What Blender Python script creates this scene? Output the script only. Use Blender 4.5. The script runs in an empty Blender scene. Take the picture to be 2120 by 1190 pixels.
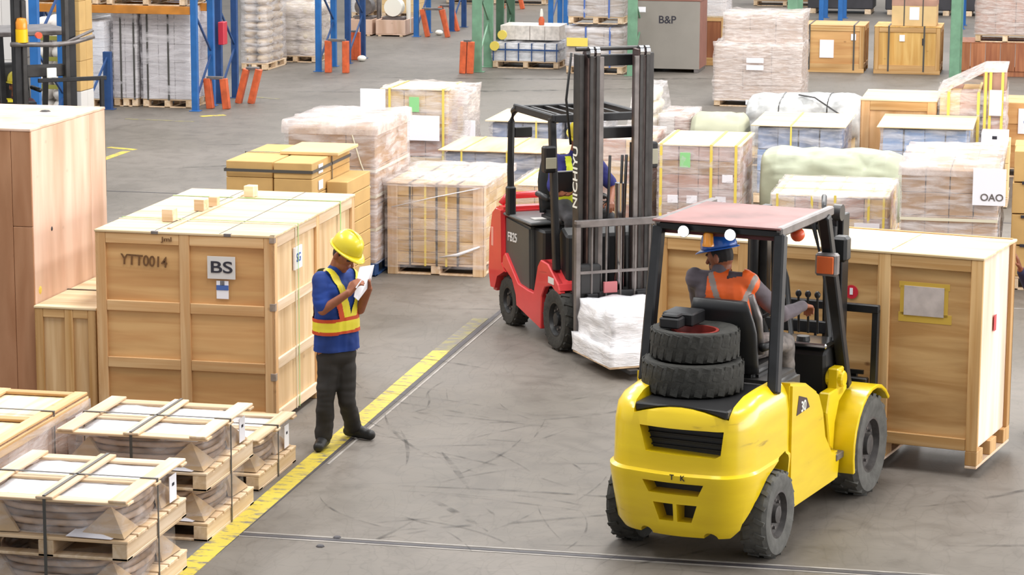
import bpy, bmesh, math, random
from mathutils import Vector, Matrix, noise
random.seed(7)
S = bpy.context.scene
C = S.collection
PI = math.pi
def rad(a): return a * PI / 180
# ---------------------------------------------------------------- camera
FPX, CAMH = 5400.0, 4.8
PITCH, YAW, ROLL = rad(10.28), rad(11.98), -0.0043
FW = Vector((-math.sin(YAW) * math.cos(PITCH), math.cos(YAW) * math.cos(PITCH), -math.sin(PITCH)))
_rt = Vector((math.cos(YAW), math.sin(YAW), 0)); _up = _rt.cross(FW)
RT = _rt * math.cos(ROLL) - _up * math.sin(ROLL)
UP = _rt * math.sin(ROLL) + _up * math.cos(ROLL)
cd = bpy.data.cameras.new('camera'); cam = bpy.data.objects.new('camera', cd); C.objects.link(cam)
cd.sensor_width = 36; cd.lens = 36 * FPX / 2120; cd.clip_end = 500; cd.clip_start = 0.5
m = Matrix((RT, UP, -FW)).transposed().to_4x4(); m.translation = Vector((0, 0, CAMH)); cam.matrix_world = m
S.camera = cam
# ---------------------------------------------------------------- world, lights, exposure
S.view_settings.view_transform = 'Standard'; S.view_settings.look = 'None'
S.view_settings.exposure = 0.03; S.view_settings.gamma = 1.0; S.view_settings.use_curve_mapping = False
w = bpy.data.worlds.new('hall_light'); S.world = w; w.use_nodes = True
w.node_tree.nodes['Background'].inputs[0].default_value = (0.93, 0.96, 1.0, 1)
w.node_tree.nodes['Background'].inputs[1].default_value = 0.62
def area(name, loc, rot, sx, sy, power, col=(1, 1, 1)):
    l = bpy.data.lights.new(name, 'AREA'); l.shape = 'RECTANGLE'; l.size = sx; l.size_y = sy; l.energy = power; l.color = col
    o = bpy.data.objects.new(name, l); C.objects.link(o); o.location = loc; o.rotation_euler = rot
for k, y in enumerate((17, 28, 40, 54, 70)):
    for x in (-14, -3, 8):
        area('roof_light_panel', (x, y, 11.5), (0, 0, 0), 3.0, 7.0, 1040, (1.0, 0.985, 0.96))
area('dock_door_daylight', (17, 26, 3.6), (0, rad(90), 0), 6, 34, 4200, (1.0, 0.97, 0.95))

# ---------------------------------------------------------------- pixel <-> place helpers (photo frame 2120 x 1190)
EYE = Vector((0, 0, CAMH))
def ray(px, py): return FW + RT * ((px - 1060) / FPX) - UP * ((py - 595) / FPX)
def gp(px, py, z=0.0):
    d = ray(px, py); return EYE + d * ((z - CAMH) / d.z)
def atY(px, py, Y):
    d = ray(px, py); return EYE + d * (Y / d.y)
class Frame:
    def __init__(s, root, ang):
        s.r = Vector(root); s.a = ang; s.f = Vector((math.sin(ang), math.cos(ang), 0)); s.l = Vector((-math.cos(ang), math.sin(ang), 0))
    def on(s, px, py, axis, val):       # local coordinates of the pixel on a local plane
        n = {'x': s.f, 'y': s.l, 'z': Vector((0, 0, 1))}[axis]; d = ray(px, py)
        p = EYE + d * ((val + s.r.dot(n) - EYE.dot(n)) / d.dot(n)) - s.r
        return Vector((p.dot(s.f), p.dot(s.l), p.z))
    def rotz(s): return PI / 2 - s.a

# ---------------------------------------------------------------- mesh helpers
class MB:
    def __init__(s): s.v = []; s.f = []
    def add(s, vs, fs):
        b = len(s.v); s.v += [tuple(v) for v in vs]; s.f += [tuple(i + b for i in f) for f in fs]; return s
    def box(s, x0, x1, y0, y1, z0, z1):
        return s.add([(x0,y0,z0),(x1,y0,z0),(x1,y1,z0),(x0,y1,z0),(x0,y0,z1),(x1,y0,z1),(x1,y1,z1),(x0,y1,z1)],
                     [(3,2,1,0),(4,5,6,7),(0,1,5,4),(1,2,6,5),(2,3,7,6),(3,0,4,7)])
    def bar(s, p0, p1, wx, wy, up=(0, 0, 1)):      # rectangular bar between two points
        p0 = Vector(p0); p1 = Vector(p1); d = (p1 - p0).normalized(); u = Vector(up)
        if abs(d.dot(u)) > 0.98: u = Vector((0, 1, 0))
        a = d.cross(u).normalized(); b = a.cross(d).normalized(); a = a * wx / 2; b = b * wy / 2
        vs = [p0-a-b, p0+a-b, p0+a+b, p0-a+b, p1-a-b, p1+a-b, p1+a+b, p1-a+b]
        return s.add(vs, [(3,2,1,0),(4,5,6,7),(0,1,5,4),(1,2,6,5),(2,3,7,6),(3,0,4,7)])
    def cyl(s, p0, p1, r0, r1=None, n=16, caps=True):
        r1 = r0 if r1 is None else r1
        p0 = Vector(p0); p1 = Vector(p1); d = (p1 - p0).normalized(); u = Vector((0,0,1)) if abs(d.z) < 0.9 else Vector((1,0,0))
        a = d.cross(u).normalized(); b = d.cross(a).normalized(); vs = []
        for p, r in ((p0, r0), (p1, r1)):
            for i in range(n): t = 2*PI*i/n; vs.append(p + a*(r*math.cos(t)) + b*(r*math.sin(t)))
        fs = [(i, (i+1) % n, n + (i+1) % n, n + i) for i in range(n)]
        if caps: fs += [tuple(range(n-1, -1, -1)), tuple(range(n, 2*n))]
        return s.add(vs, fs)
    def tube(s, pts, r, n=8, closed=False):
        pts = [Vector(p) for p in pts]; N = len(pts); vs = []; ref = Vector((0,0,1))
        for i, p in enumerate(pts):
            a = pts[(i-1) % N] if (i or closed) else p; b = pts[(i+1) % N] if (i < N-1 or closed) else p
            d = (b - a).normalized(); u = ref if abs(d.dot(ref)) < 0.95 else Vector((1,0,0))
            e = d.cross(u).normalized(); g = e.cross(d).normalized(); rr = r[i] if isinstance(r, (list, tuple)) else r
            for k in range(n): t = 2*PI*k/n; vs.append(p + e*(rr*math.cos(t)) + g*(rr*math.sin(t)))
        fs = []
        for i in range(N if closed else N-1):
            j = (i+1) % N
            for k in range(n): fs.append((i*n+k, i*n+(k+1) % n, j*n+(k+1) % n, j*n+k))
        if not closed: fs += [tuple(range(n-1, -1, -1)), tuple((N-1)*n+k for k in range(n))]
        return s.add(vs, fs)
    def loft(s, rings, caps=True):
        n = len(rings[0]); vs = [v for r in rings for v in r]; fs = []
        for i in range(len(rings)-1):
            for k in range(n): fs.append((i*n+k, i*n+(k+1) % n, (i+1)*n+(k+1) % n, (i+1)*n+k))
        if caps: fs += [tuple(range(n-1, -1, -1)), tuple((len(rings)-1)*n+k for k in range(n))]
        return s.add(vs, fs)
    def prism(s, poly, axis, a, b):      # poly of 2-D points extruded along axis
        def mk(p, t): return {'x': (t, p[0], p[1]), 'y': (p[0], t, p[1]), 'z': (p[0], p[1], t)}[axis]
        return s.loft([[mk(p, a) for p in poly], [mk(p, b) for p in poly]])
    def lathe(s, prof, c=(0,0,0), axis='z', n=32, closed=True):
        rings = []
        for r, h in prof:
            ring = []
            for i in range(n):
                t = 2*PI*i/n; x, y = r*math.cos(t), r*math.sin(t)
                q = {'z': (x, y, h), 'y': (x, h, y), 'x': (h, x, y)}[axis]
                ring.append((q[0]+c[0], q[1]+c[1], q[2]+c[2]))
            rings.append(ring)
        return s.loft(rings, caps=closed)
    def ell(s, c, ax, n=14, m=9):        # ellipsoid with three axis vectors
        c = Vector(c); rings = []
        for j in range(1, m):
            ph = PI*j/m
            rings.append([c + ax[0]*(math.sin(ph)*math.cos(2*PI*i/n)) + ax[1]*(math.sin(ph)*math.sin(2*PI*i/n)) - ax[2]*math.cos(ph) for i in range(n)])
        return s.loft(rings)
    def mesh(s, name, bevel=0, smooth=False, seg=1):
        me = bpy.data.meshes.new(name); me.from_pydata(s.v, [], s.f); me.update()
        bm = bmesh.new(); bm.from_mesh(me); bmesh.ops.recalc_face_normals(bm, faces=bm.faces)
        if bevel: bmesh.ops.bevel(bm, geom=[e for e in bm.edges if len(e.link_faces) == 2 and e.calc_face_angle(0) > 0.5], offset=bevel, segments=seg, affect='EDGES', clamp_overlap=True)
        bm.to_mesh(me); bm.free()
        if smooth:
            for p in me.polygons: p.use_smooth = True
            if smooth != 'all': me.set_sharp_from_angle(angle=rad(smooth if smooth > 1 else 38))
        return me
def link(name, me, mat=None, parent=None, loc=(0,0,0), rot=(0,0,0), label=None):
    o = bpy.data.objects.new(name, me); C.objects.link(o); o.location = loc; o.rotation_euler = rot
    if mat is not None and me is not None and not me.materials:
        for q in (mat if isinstance(mat, list) else [mat]): me.materials.append(q)
    if parent: o.parent = parent
    if label: o['label'] = label
    return o
def part(name, mb, mat, parent, bevel=0, smooth=False, label=None, loc=(0,0,0), rot=(0,0,0), seg=1):
    return link(name, mb.mesh(name, bevel, smooth, seg), mat, parent, loc, rot, label)
_bc = {}
def bx(name, mat, parent, x0, x1, y0, y1, z0, z1, bevel=0.004, label=None, rot=(0,0,0)):
    d = (round(abs(x1-x0), 3), round(abs(y1-y0), 3), round(abs(z1-z0), 3)); key = (name, mat.name, d, bevel)
    if key not in _bc:
        b = MB().box(-d[0]/2, d[0]/2, -d[1]/2, d[1]/2, -d[2]/2, d[2]/2).mesh(name, min(bevel, min(d)*0.3)); b.materials.append(mat); _bc[key] = b
    return link(name, _bc[key], None, parent, ((x0+x1)/2, (y0+y1)/2, (z0+z1)/2), rot, label)
def thing(name, label, cat, loc=(0,0,0), rotz=0, group=None):
    o = bpy.data.objects.new(name, None); C.objects.link(o); o.location = loc; o.rotation_euler = (0, 0, rotz)
    o.empty_display_size = 0.2; o['label'] = label; o['category'] = cat
    if group: o['group'] = group
    return o
def tag(o, label, cat, group=None, kind=None):
    o['label'] = label; o['category'] = cat
    if group: o['group'] = group
    if kind: o['kind'] = kind
    return o
def struct(name, mb, mat, **k):
    o = part(name, mb, mat, None, **k); o['kind'] = 'structure'; return o
def boolcut(me, cutters):
    o = bpy.data.objects.new('tmp', me); C.objects.link(o); tmp = []
    for cme in cutters:
        co = bpy.data.objects.new('tmpc', cme); C.objects.link(co); tmp.append(co)
        md = o.modifiers.new('b', 'BOOLEAN'); md.operation = 'DIFFERENCE'; md.object = co; md.solver = 'EXACT'
    dg = bpy.context.evaluated_depsgraph_get(); r = bpy.data.meshes.new_from_object(o.evaluated_get(dg))
    for t in tmp + [o]: bpy.data.objects.remove(t)
    return r
def text_mesh(txt, size, depth=0.002):
    cu = bpy.data.curves.new('t', 'FONT'); cu.body = txt; cu.size = size; cu.extrude = depth; cu.offset = size*0.012; cu.align_x = 'CENTER'; cu.align_y = 'CENTER'
    o = bpy.data.objects.new('tmp', cu); C.objects.link(o); dg = bpy.context.evaluated_depsgraph_get()
    me = bpy.data.meshes.new_from_object(o.evaluated_get(dg)); bpy.data.objects.remove(o); return me
FRONT = (PI/2, 0, 0); RIGHT = (PI/2, 0, PI/2)
def text(name, txt, size, mat, parent, loc, rot=FRONT, sx=1.0):
    o = link(name, text_mesh(txt, size), mat, parent, loc, rot); o.scale = (sx, 1, 1); return o

# ---------------------------------------------------------------- materials
def hexc(h):
    h = h.lstrip('#'); r = []
    for i in (0, 2, 4):
        c = int(h[i:i+2], 16)/255; r.append(c/12.92 if c <= 0.04045 else ((c+0.055)/1.055)**2.4)
    return (*r, 1)
def newmat(name):
    mt = bpy.data.materials.new(name); mt.use_nodes = True; nt = mt.node_tree; b = nt.nodes['Principled BSDF']; return mt, nt, b
def N(nt, t, **k):
    n = nt.nodes.new(t)
    for a, v in k.items(): setattr(n, a, v)
    return n
def coords(nt, scale=(1,1,1), rnd=True, kind='Object'):
    tc = N(nt, 'ShaderNodeTexCoord'); mp = N(nt, 'ShaderNodeMapping'); mp.inputs['Scale'].default_value = scale
    if rnd:
        oi = N(nt, 'ShaderNodeObjectInfo'); ml = N(nt, 'ShaderNodeMath', operation='MULTIPLY'); ml.inputs[1].default_value = 37.0
        ad = N(nt, 'ShaderNodeVectorMath', operation='ADD')
        nt.links.new(oi.outputs['Random'], ml.inputs[0]); nt.links.new(tc.outputs[kind], ad.inputs[0]); nt.links.new(ml.outputs[0], ad.inputs[1])
        nt.links.new(ad.outputs[0], mp.inputs[0])
    else: nt.links.new(tc.outputs[kind], mp.inputs[0])
    return mp.outputs[0]
def ramp(nt, src, stops):
    r = N(nt, 'ShaderNodeValToRGB'); e = r.color_ramp.elements
    while len(e) < len(stops): e.new(0.5)
    for q, (p, c) in zip(e, stops): q.position = p; q.color = c
    nt.links.new(src, r.inputs[0]); return r.outputs[0]
def mixc(nt, fac, a, b, mode='MIX'):
    n = N(nt, 'ShaderNodeMix', data_type='RGBA', blend_type=mode)
    for i, v in ((0, fac), (6, a), (7, b)):
        if hasattr(v, 'is_linked') or hasattr(v, 'links'): nt.links.new(v, n.inputs[i])
        else: n.inputs[i].default_value = v
    return n.outputs[2]
def plain(name, h, rough=0.6, metal=0, spec=0.5, nscale=0, namt=0.15, bump=0, coat=0, emit=0, trans=0):
    mt, nt, b = newmat(name); c = hexc(h); b.inputs['Base Color'].default_value = c; b.inputs['Roughness'].default_value = rough
    b.inputs['Metallic'].default_value = metal; b.inputs['Specular IOR Level'].default_value = spec; b.inputs['Coat Weight'].default_value = coat
    if nscale:
        n = N(nt, 'ShaderNodeTexNoise'); n.inputs['Scale'].default_value = nscale; n.inputs['Detail'].default_value = 4
        nt.links.new(coords(nt), n.inputs['Vector'])
        d = tuple(x*(1-namt*2) for x in c[:3]) + (1,); l = tuple(min(1, x*(1+namt)) for x in c[:3]) + (1,)
        nt.links.new(ramp(nt, n.outputs['Fac'], [(0.3, d), (0.7, l)]), b.inputs['Base Color'])
        if bump:
            bp = N(nt, 'ShaderNodeBump'); bp.inputs['Strength'].default_value = bump; bp.inputs['Distance'].default_value = 0.02
            nt.links.new(n.outputs['Fac'], bp.inputs['Height']); nt.links.new(bp.outputs[0], b.inputs['Normal'])
    if emit: b.inputs['Emission Color'].default_value = c; b.inputs['Emission Strength'].default_value = emit
    return mt
def wood(name, light, dark, grain='x', fine=22, rough=0.62, knots=0.0, var=0.16, contrast=1.0):
    mt, nt, b = newmat(name); L, D = hexc(light), hexc(dark)
    sc = {'x': (0.9, fine, fine), 'y': (fine, 0.9, fine), 'z': (fine, fine, 0.9)}[grain]
    v = coords(nt, sc); n = N(nt, 'ShaderNodeTexNoise'); n.inputs['Scale'].default_value = 1.0; n.inputs['Detail'].default_value = 5; n.inputs['Distortion'].default_value = 0.6
    nt.links.new(v, n.inputs['Vector'])
    col = ramp(nt, n.outputs['Fac'], [(0.36, D), (0.36 + 0.3/contrast, L)])
    v2 = coords(nt, {'x': (0.6, 4, 4), 'y': (4, 0.6, 4), 'z': (4, 4, 0.6)}[grain]); n2 = N(nt, 'ShaderNodeTexNoise'); n2.inputs['Scale'].default_value = 1.0
    nt.links.new(v2, n2.inputs['Vector'])
    f2 = ramp(nt, n2.outputs['Fac'], [(0.35, (0.72, 0.66, 0.58, 1)), (0.6, (1, 1, 1, 1))])
    col = mixc(nt, 0.8, col, f2, 'MULTIPLY')
    if knots:
        vo = N(nt, 'ShaderNodeTexVoronoi'); vo.inputs['Scale'].default_value = 2.6; vo.inputs['Randomness'].default_value = 1
        nt.links.new(coords(nt, (1, 1, 1.6)), vo.inputs['Vector'])
        kf = ramp(nt, vo.outputs['Distance'], [(0.03, (0.25, 0.14, 0.07, 1)), (0.09, (1, 1, 1, 1))]); col = mixc(nt, knots, col, kf, 'MULTIPLY')
    oi = N(nt, 'ShaderNodeObjectInfo'); mr = N(nt, 'ShaderNodeMapRange'); mr.inputs[3].default_value = 1-var; mr.inputs[4].default_value = 1+var*0.4
    nt.links.new(oi.outputs['Random'], mr.inputs[0]); hs = N(nt, 'ShaderNodeHueSaturation'); nt.links.new(mr.outputs[0], hs.inputs['Value']); nt.links.new(col, hs.inputs['Color'])
    nt.links.new(hs.outputs[0], b.inputs['Base Color']); b.inputs['Roughness'].default_value = rough
    bp = N(nt, 'ShaderNodeBump'); bp.inputs['Strength'].default_value = 0.25; bp.inputs['Distance'].default_value = 0.004
    nt.links.new(n.outputs['Fac'], bp.inputs['Height']); nt.links.new(bp.outputs[0], b.inputs['Normal'])
    return mt
def film_mat(name, tint='#f2eef0', lo=0.12, hi=0.62, scale=3.0, stretch=(0.8, 0.8, 4.5)):
    mt, nt, b = newmat(name); b.inputs['Base Color'].default_value = hexc(tint); b.inputs['Roughness'].default_value = 0.22; b.inputs['Specular IOR Level'].default_value = 0.8
    n = N(nt, 'ShaderNodeTexNoise'); n.inputs['Scale'].default_value = scale; n.inputs['Detail'].default_value = 6; n.inputs['Roughness'].default_value = 0.6; n.inputs['Distortion'].default_value = 0.5
    nt.links.new(coords(nt, stretch), n.inputs['Vector'])
    f = ramp(nt, n.outputs['Fac'], [(0.38, (lo, lo, lo, 1)), (0.68, (hi, hi, hi, 1))])
    tr = N(nt, 'ShaderNodeBsdfTransparent'); mx = N(nt, 'ShaderNodeMixShader'); out = nt.nodes['Material Output']
    nt.links.new(f, mx.inputs[0]); nt.links.new(tr.outputs[0], mx.inputs[1]); nt.links.new(b.outputs[0], mx.inputs[2]); nt.links.new(mx.outputs[0], out.inputs[0])
    bp = N(nt, 'ShaderNodeBump'); bp.inputs['Strength'].default_value = 0.5; bp.inputs['Distance'].default_value = 0.03
    nt.links.new(n.outputs['Fac'], bp.inputs['Height']); nt.links.new(bp.outputs[0], b.inputs['Normal'])
    return mt
PX = wood('plywood_x', '#dcb47c', '#be9052', 'x', fine=16, knots=0.7, var=0.08)
PZ = wood('plywood_z', '#e2bf90', '#ca9e68', 'z', fine=16, knots=0.4, var=0.08)
PY = wood('plywood_pale_lit_y', '#f2dfc0', '#e0c69c', 'y', fine=14, var=0.06)  # paler than the wall wood: overhead light painted into the lids
PLX = wood('plywood_pale_lit_x', '#f2dfbe', '#e0c69a', 'x', fine=14, var=0.06)  # pale wood; on crate lids the tone also holds overhead light
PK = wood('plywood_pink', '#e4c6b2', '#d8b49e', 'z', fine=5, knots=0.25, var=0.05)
PKD = wood('plywood_pink_shaded', '#bf8f6c', '#ab7854', 'z', fine=5, knots=0.2, var=0.1)  # darker copy of the pink plywood, painting the case's shaded front
PORG = wood('plywood_amber', '#e6b87c', '#d6a066', 'x', fine=12, knots=0.5, var=0.1)
PRED = wood('redwood_board', '#b87850', '#96583a', 'z', fine=12, var=0.15)
BTX = wood('batten_x', '#deb680', '#c4965c', 'x', var=0.12, knots=0.4)
BTY = wood('batten_y', '#e6c494', '#cea672', 'y', var=0.12, knots=0.4)
BTZ = wood('batten_z', '#dcb47e', '#c29458', 'z', var=0.12, knots=0.4)
PINEX = wood('pine_x', '#f0d8ba', '#dcbc94', 'x', var=0.14, knots=0.4)
PINEY = wood('pine_y', '#f0d9be', '#dcbe98', 'y', var=0.14, knots=0.4)
PINEZ = wood('pine_z', '#ecd2ae', '#d6b286', 'z', var=0.14)
CARD = plain('cardboard_tan', '#c9a468', 0.85, nscale=3, namt=0.06)
CARDL = plain('cardboard_pale', '#dcbc88', 0.85, nscale=3, namt=0.06)
CARDB = plain('cardboard_brown', '#ae8a64', 0.85, nscale=4, namt=0.1)
CARDP = plain('cardboard_pinkish', '#b98f7c', 0.8, nscale=3, namt=0.12)
CARDW = plain('cardboard_whitish', '#dcd6d2', 0.75, nscale=3, namt=0.05)
FILM = film_mat('stretch_film')
FILMT = film_mat('stretch_film_top', tint='#f2e8e4', lo=0.25, hi=0.7, scale=3.5, stretch=(1, 1, 1))
FILMC = film_mat('clear_film', lo=0.04, hi=0.38, scale=4, stretch=(1, 1, 3))
FILMH = film_mat('stretch_film_heavy', tint='#eee4e0', lo=0.25, hi=0.72, scale=6)
FILMW = film_mat('white_wrap_film', tint='#f2f2f6', lo=0.75, hi=1.0, scale=6)
PAPER = plain('white_paper', '#f0eef4', 0.7)
LABELG = plain('grey_label', '#d4d0cc', 0.7)
INK = plain('black_ink', '#2c2a34', 0.7)
INKB = plain('blue_ink', '#4866a8', 0.7)
GREENL = plain('green_label', '#8fd08c', 0.7)
YSTRAP = plain('yellow_strap', '#e8d060', 0.45)
KSTRAP = plain('dark_strap', '#4c4a46', 0.45)
GSTRAP = plain('green_strap', '#a4cc84', 0.45)
WSTRAP = plain('pale_strap', '#d8d0b8', 0.45)
STEELK = plain('black_steel', '#232325', 0.42, 0.2, nscale=9, namt=0.2)
STEELD = plain('dark_grey_steel', '#42403f', 0.4, 0.4, nscale=9, namt=0.15)
STEELG = plain('worn_grey_steel', '#7c7674', 0.4, 0.5, nscale=9, namt=0.15)
MASTM = plain('mast_steel', '#6e5c5a', 0.32, 0.55, nscale=12, namt=0.15)
CHROME = plain('bright_chrome', '#d8d8da', 0.15, 1.0)
BLKPL = plain('black_plastic', '#1d1d1e', 0.45)
RUB = plain('tyre_rubber', '#34332f', 0.8, nscale=20, namt=0.15, bump=0.4)
RUBD = plain('dusty_tyre_rubber', '#5a5955', 0.85, nscale=14, namt=0.15, bump=0.3)
RIMD = plain('dusty_rim', '#4c4846', 0.6, 0.3, nscale=20, namt=0.2)
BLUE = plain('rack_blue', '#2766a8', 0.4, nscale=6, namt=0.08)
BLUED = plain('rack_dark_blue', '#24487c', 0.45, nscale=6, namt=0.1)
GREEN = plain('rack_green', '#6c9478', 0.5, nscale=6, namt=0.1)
ORANGE = plain('guard_orange', '#cf5f34', 0.5, nscale=8, namt=0.15)
BEAMO = plain('beam_orange', '#c07c2c', 0.5, nscale=5, namt=0.12)
REDP = plain('forklift_red', '#d23a3c', 0.32, coat=0.3, nscale=3, namt=0.06)
TARP = plain('green_grey_tarp', '#a9ae96', 0.5, nscale=3, namt=0.1, bump=0.5)
TARPW = plain('grey_white_sheeting', '#c4c4c2', 0.3, nscale=4, namt=0.25, bump=0.7)
def dark_hole(): return BLKPL
mt, nt, b = newmat('forklift_yellow'); YEL = mt
nz = N(nt, 'ShaderNodeTexNoise'); nz.inputs['Scale'].default_value = 2.5; nz.inputs['Detail'].default_value = 8
nt.links.new(coords(nt, (1, 1, 6), rnd=False), nz.inputs['Vector'])
nt.links.new(ramp(nt, nz.outputs['Fac'], [(0.25, hexc('#9c7c0c')), (0.34, hexc('#e2c008')), (0.75, hexc('#eccc10'))]), b.inputs['Base Color'])
b.inputs['Roughness'].default_value = 0.3; b.inputs['Coat Weight'].default_value = 0.4; b.inputs['Coat Roughness'].default_value = 0.12
# ================================================================ THE SETTING
mt, nt, b = newmat('concrete_floor'); FLOOR = mt
v = coords(nt, rnd=False)
n1 = N(nt, 'ShaderNodeTexNoise'); n1.inputs['Scale'].default_value = 0.35; n1.inputs['Detail'].default_value = 6; nt.links.new(v, n1.inputs['Vector'])
n2 = N(nt, 'ShaderNodeTexNoise'); n2.inputs['Scale'].default_value = 2.2; n2.inputs['Detail'].default_value = 9; n2.inputs['Roughness'].default_value = 0.65; n2.inputs['Distortion'].default_value = 1.4; nt.links.new(v, n2.inputs['Vector'])
c1 = ramp(nt, n1.outputs['Fac'], [(0.3, hexc('#676159')), (0.7, hexc('#7a736c'))])
c2 = ramp(nt, n2.outputs['Fac'], [(0.36, (0.74, 0.73, 0.72, 1)), (0.55, (1, 1, 1, 1)), (0.8, (1.1, 1.09, 1.08, 1))])
col = mixc(nt, 0.75, c1, c2, 'MULTIPLY')
# scratches: thin distorted bands
for k, (sc, rot, dist) in enumerate((((1.1, 0.35, 1), 0.5, 3.2), ((0.9, 0.3, 1), -0.35, 4.0), ((0.5, 1.3, 1), 0.15, 3.0))):
    tc = N(nt, 'ShaderNodeTexCoord'); mp = N(nt, 'ShaderNodeMapping'); mp.inputs['Rotation'].default_value = (0, 0, rot); mp.inputs['Scale'].default_value = sc
    nt.links.new(tc.outputs['Object'], mp.inputs[0]); nn = N(nt, 'ShaderNodeTexNoise'); nn.inputs['Scale'].default_value = 1.3 + k*0.5; nn.inputs['Detail'].default_value = 1.5; nn.inputs['Distortion'].default_value = dist
    nt.links.new(mp.outputs[0], nn.inputs['Vector'])
    r = ramp(nt, nn.outputs['Fac'], [(0.485, (1, 1, 1, 1)), (0.5, (0.78, 0.77, 0.76, 1)), (0.515, (1, 1, 1, 1))]); col = mixc(nt, 0.55, col, r, 'MULTIPLY')
nt.links.new(col, b.inputs['Base Color']); b.inputs['Roughness'].default_value = 0.55; b.inputs['Specular IOR Level'].default_value = 0.35
rr = N(nt, 'ShaderNodeMapRange'); rr.inputs[3].default_value = 0.42; rr.inputs[4].default_value = 0.68; nt.links.new(n2.outputs['Fac'], rr.inputs[0]); nt.links.new(rr.outputs[0], b.inputs['Roughness'])
struct('floor', MB().add([(-60, 4, 0), (40, 4, 0), (40, 110, 0), (-60, 110, 0)], [(0, 1, 2, 3)]), FLOOR)
def worn(name, h, under='#716b65', amt=0.5, scale=7):
    mt, nt, b = newmat(name); n = N(nt, 'ShaderNodeTexNoise'); n.inputs['Scale'].default_value = scale; n.inputs['Detail'].default_value = 8
    n.inputs['Roughness'].default_value = 0.7; nt.links.new(coords(nt, (1, 2.2, 1), rnd=False), n.inputs['Vector'])
    nt.links.new(ramp(nt, n.outputs['Fac'], [(amt-0.06, hexc(under)), (amt+0.05, hexc(h))]), b.inputs['Base Color']); b.inputs['Roughness'].default_value = 0.55; return mt
YLINE = worn('worn_yellow_line', '#c8b440', amt=0.44); YLINEF = worn('faded_yellow_line', '#8c8450', amt=0.52)
JL = plain('joint_light', '#a09a94', 0.6, nscale=6, namt=0.15); JD = plain('joint_dark', '#454246', 0.6, nscale=6, namt=0.15)
TN = [0]
def strip(p0, p1, w, mat, z=0.002, name=None):
    p0 = Vector((p0[0], p0[1], 0)); p1 = Vector((p1[0], p1[1], 0)); TN[0] += 1
    return struct(name or 'trim_%d' % TN[0], MB().bar(p0 + Vector((0, 0, z/2)), p1 + Vector((0, 0, z/2)), w, z), mat)
# yellow aisle line and slab joints
a = gp(695, 921); bb = gp(965, 683)
strip((a.x, 14.0), (bb.x, bb.y-1.0), 0.155, YLINE, 0.004); strip((bb.x, bb.y-1.0), (bb.x+0.01, bb.y+0.6), 0.15, YLINEF, 0.0038)
j0 = gp(410, 1175); j1 = gp(1018, 660)
jx = j0.x; jd = (j1.x - j0.x) / (j1.y - j0.y)
def jp(y, off=0): return (jx + jd*(y - j0.y) + off, y)
strip(jp(12), jp(31), 0.045, JD, 0.003); strip(jp(18.3, 0.06), jp(25, 0.06), 0.018, JL, 0.004); strip(jp(12, -0.11), jp(19.5, -0.11), 0.11, plain('kerb_grey', '#6a6561', 0.6, nscale=5, namt=0.1), 0.0025)
q0 = gp(470, 1108); q1 = gp(1320, 1166)
for dy in (0, 0.10): strip((q0.x, q0.y+dy), (q1.x+6, q0.y+dy+0.03), 0.02, JL, 0.003)
strip((q0.x, q0.y+0.05), (q1.x+6, q0.y+0.08), 0.05, JD, 0.0022)
strip((jp(0)[0], 25.9), (10, 25.9), 0.03, JL, 0.003); strip((-30, 31.5), (10, 31.5), 0.03, JD, 0.003)
# yellow corner marks by the guards in the distance
for (x0, y0, x1, y1, wd) in ((205, 333, 262, 313, 0.12), (225, 305, 280, 310, 0.12), (415, 241, 465, 238, 0.14), (260, 246, 400, 252, 0.1), (520, 200, 575, 205, 0.12)):
    p, q = gp(x0, y0), gp(x1, y1); strip(p, q, wd, YLINEF if x0 in (260, 520) else YLINE, 0.003)
# tyre marks left by turning forklifts
mt, nt, b = newmat('tyre_mark'); SK = mt; b.inputs['Base Color'].default_value = hexc('#2e2c2a'); b.inputs['Roughness'].default_value = 0.6
n = N(nt, 'ShaderNodeTexNoise'); n.inputs['Scale'].default_value = 5; n.inputs['Detail'].default_value = 5; nt.links.new(coords(nt, rnd=False), n.inputs['Vector'])
f = ramp(nt, n.outputs['Fac'], [(0.42, (0, 0, 0, 1)), (0.7, (0.55, 0.55, 0.55, 1))]); tr = N(nt, 'ShaderNodeBsdfTransparent'); mx = N(nt, 'ShaderNodeMixShader')
nt.links.new(f, mx.inputs[0]); nt.links.new(tr.outputs[0], mx.inputs[1]); nt.links.new(b.outputs[0], mx.inputs[2]); nt.links.new(mx.outputs[0], nt.nodes['Material Output'].inputs[0])
mb = MB(); rs = random.Random(3)
def arc(px, py, ang, ln, w, curv):
    c = gp(px, py); p = Vector((c.x, c.y, 0.0045)); pts = []; n = 12
    for i in range(n+1):
        pts.append(p.copy()); p = p + Vector((math.cos(ang), math.sin(ang), 0))*(ln/n); ang += curv*ln/n
    L = []; Rr = []
    for i, q in enumerate(pts):
        d = (pts[min(i+1, n)] - pts[max(i-1, 0)]).normalized(); s = Vector((-d.y, d.x, 0))*w*0.5*math.sin(PI*(i+0.4)/(n+0.8)); L.append(q+s); Rr.append(q-s)
    mb.add(L + Rr, [(i, i+1, n+2+i, n+1+i) for i in range(n)])
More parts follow.
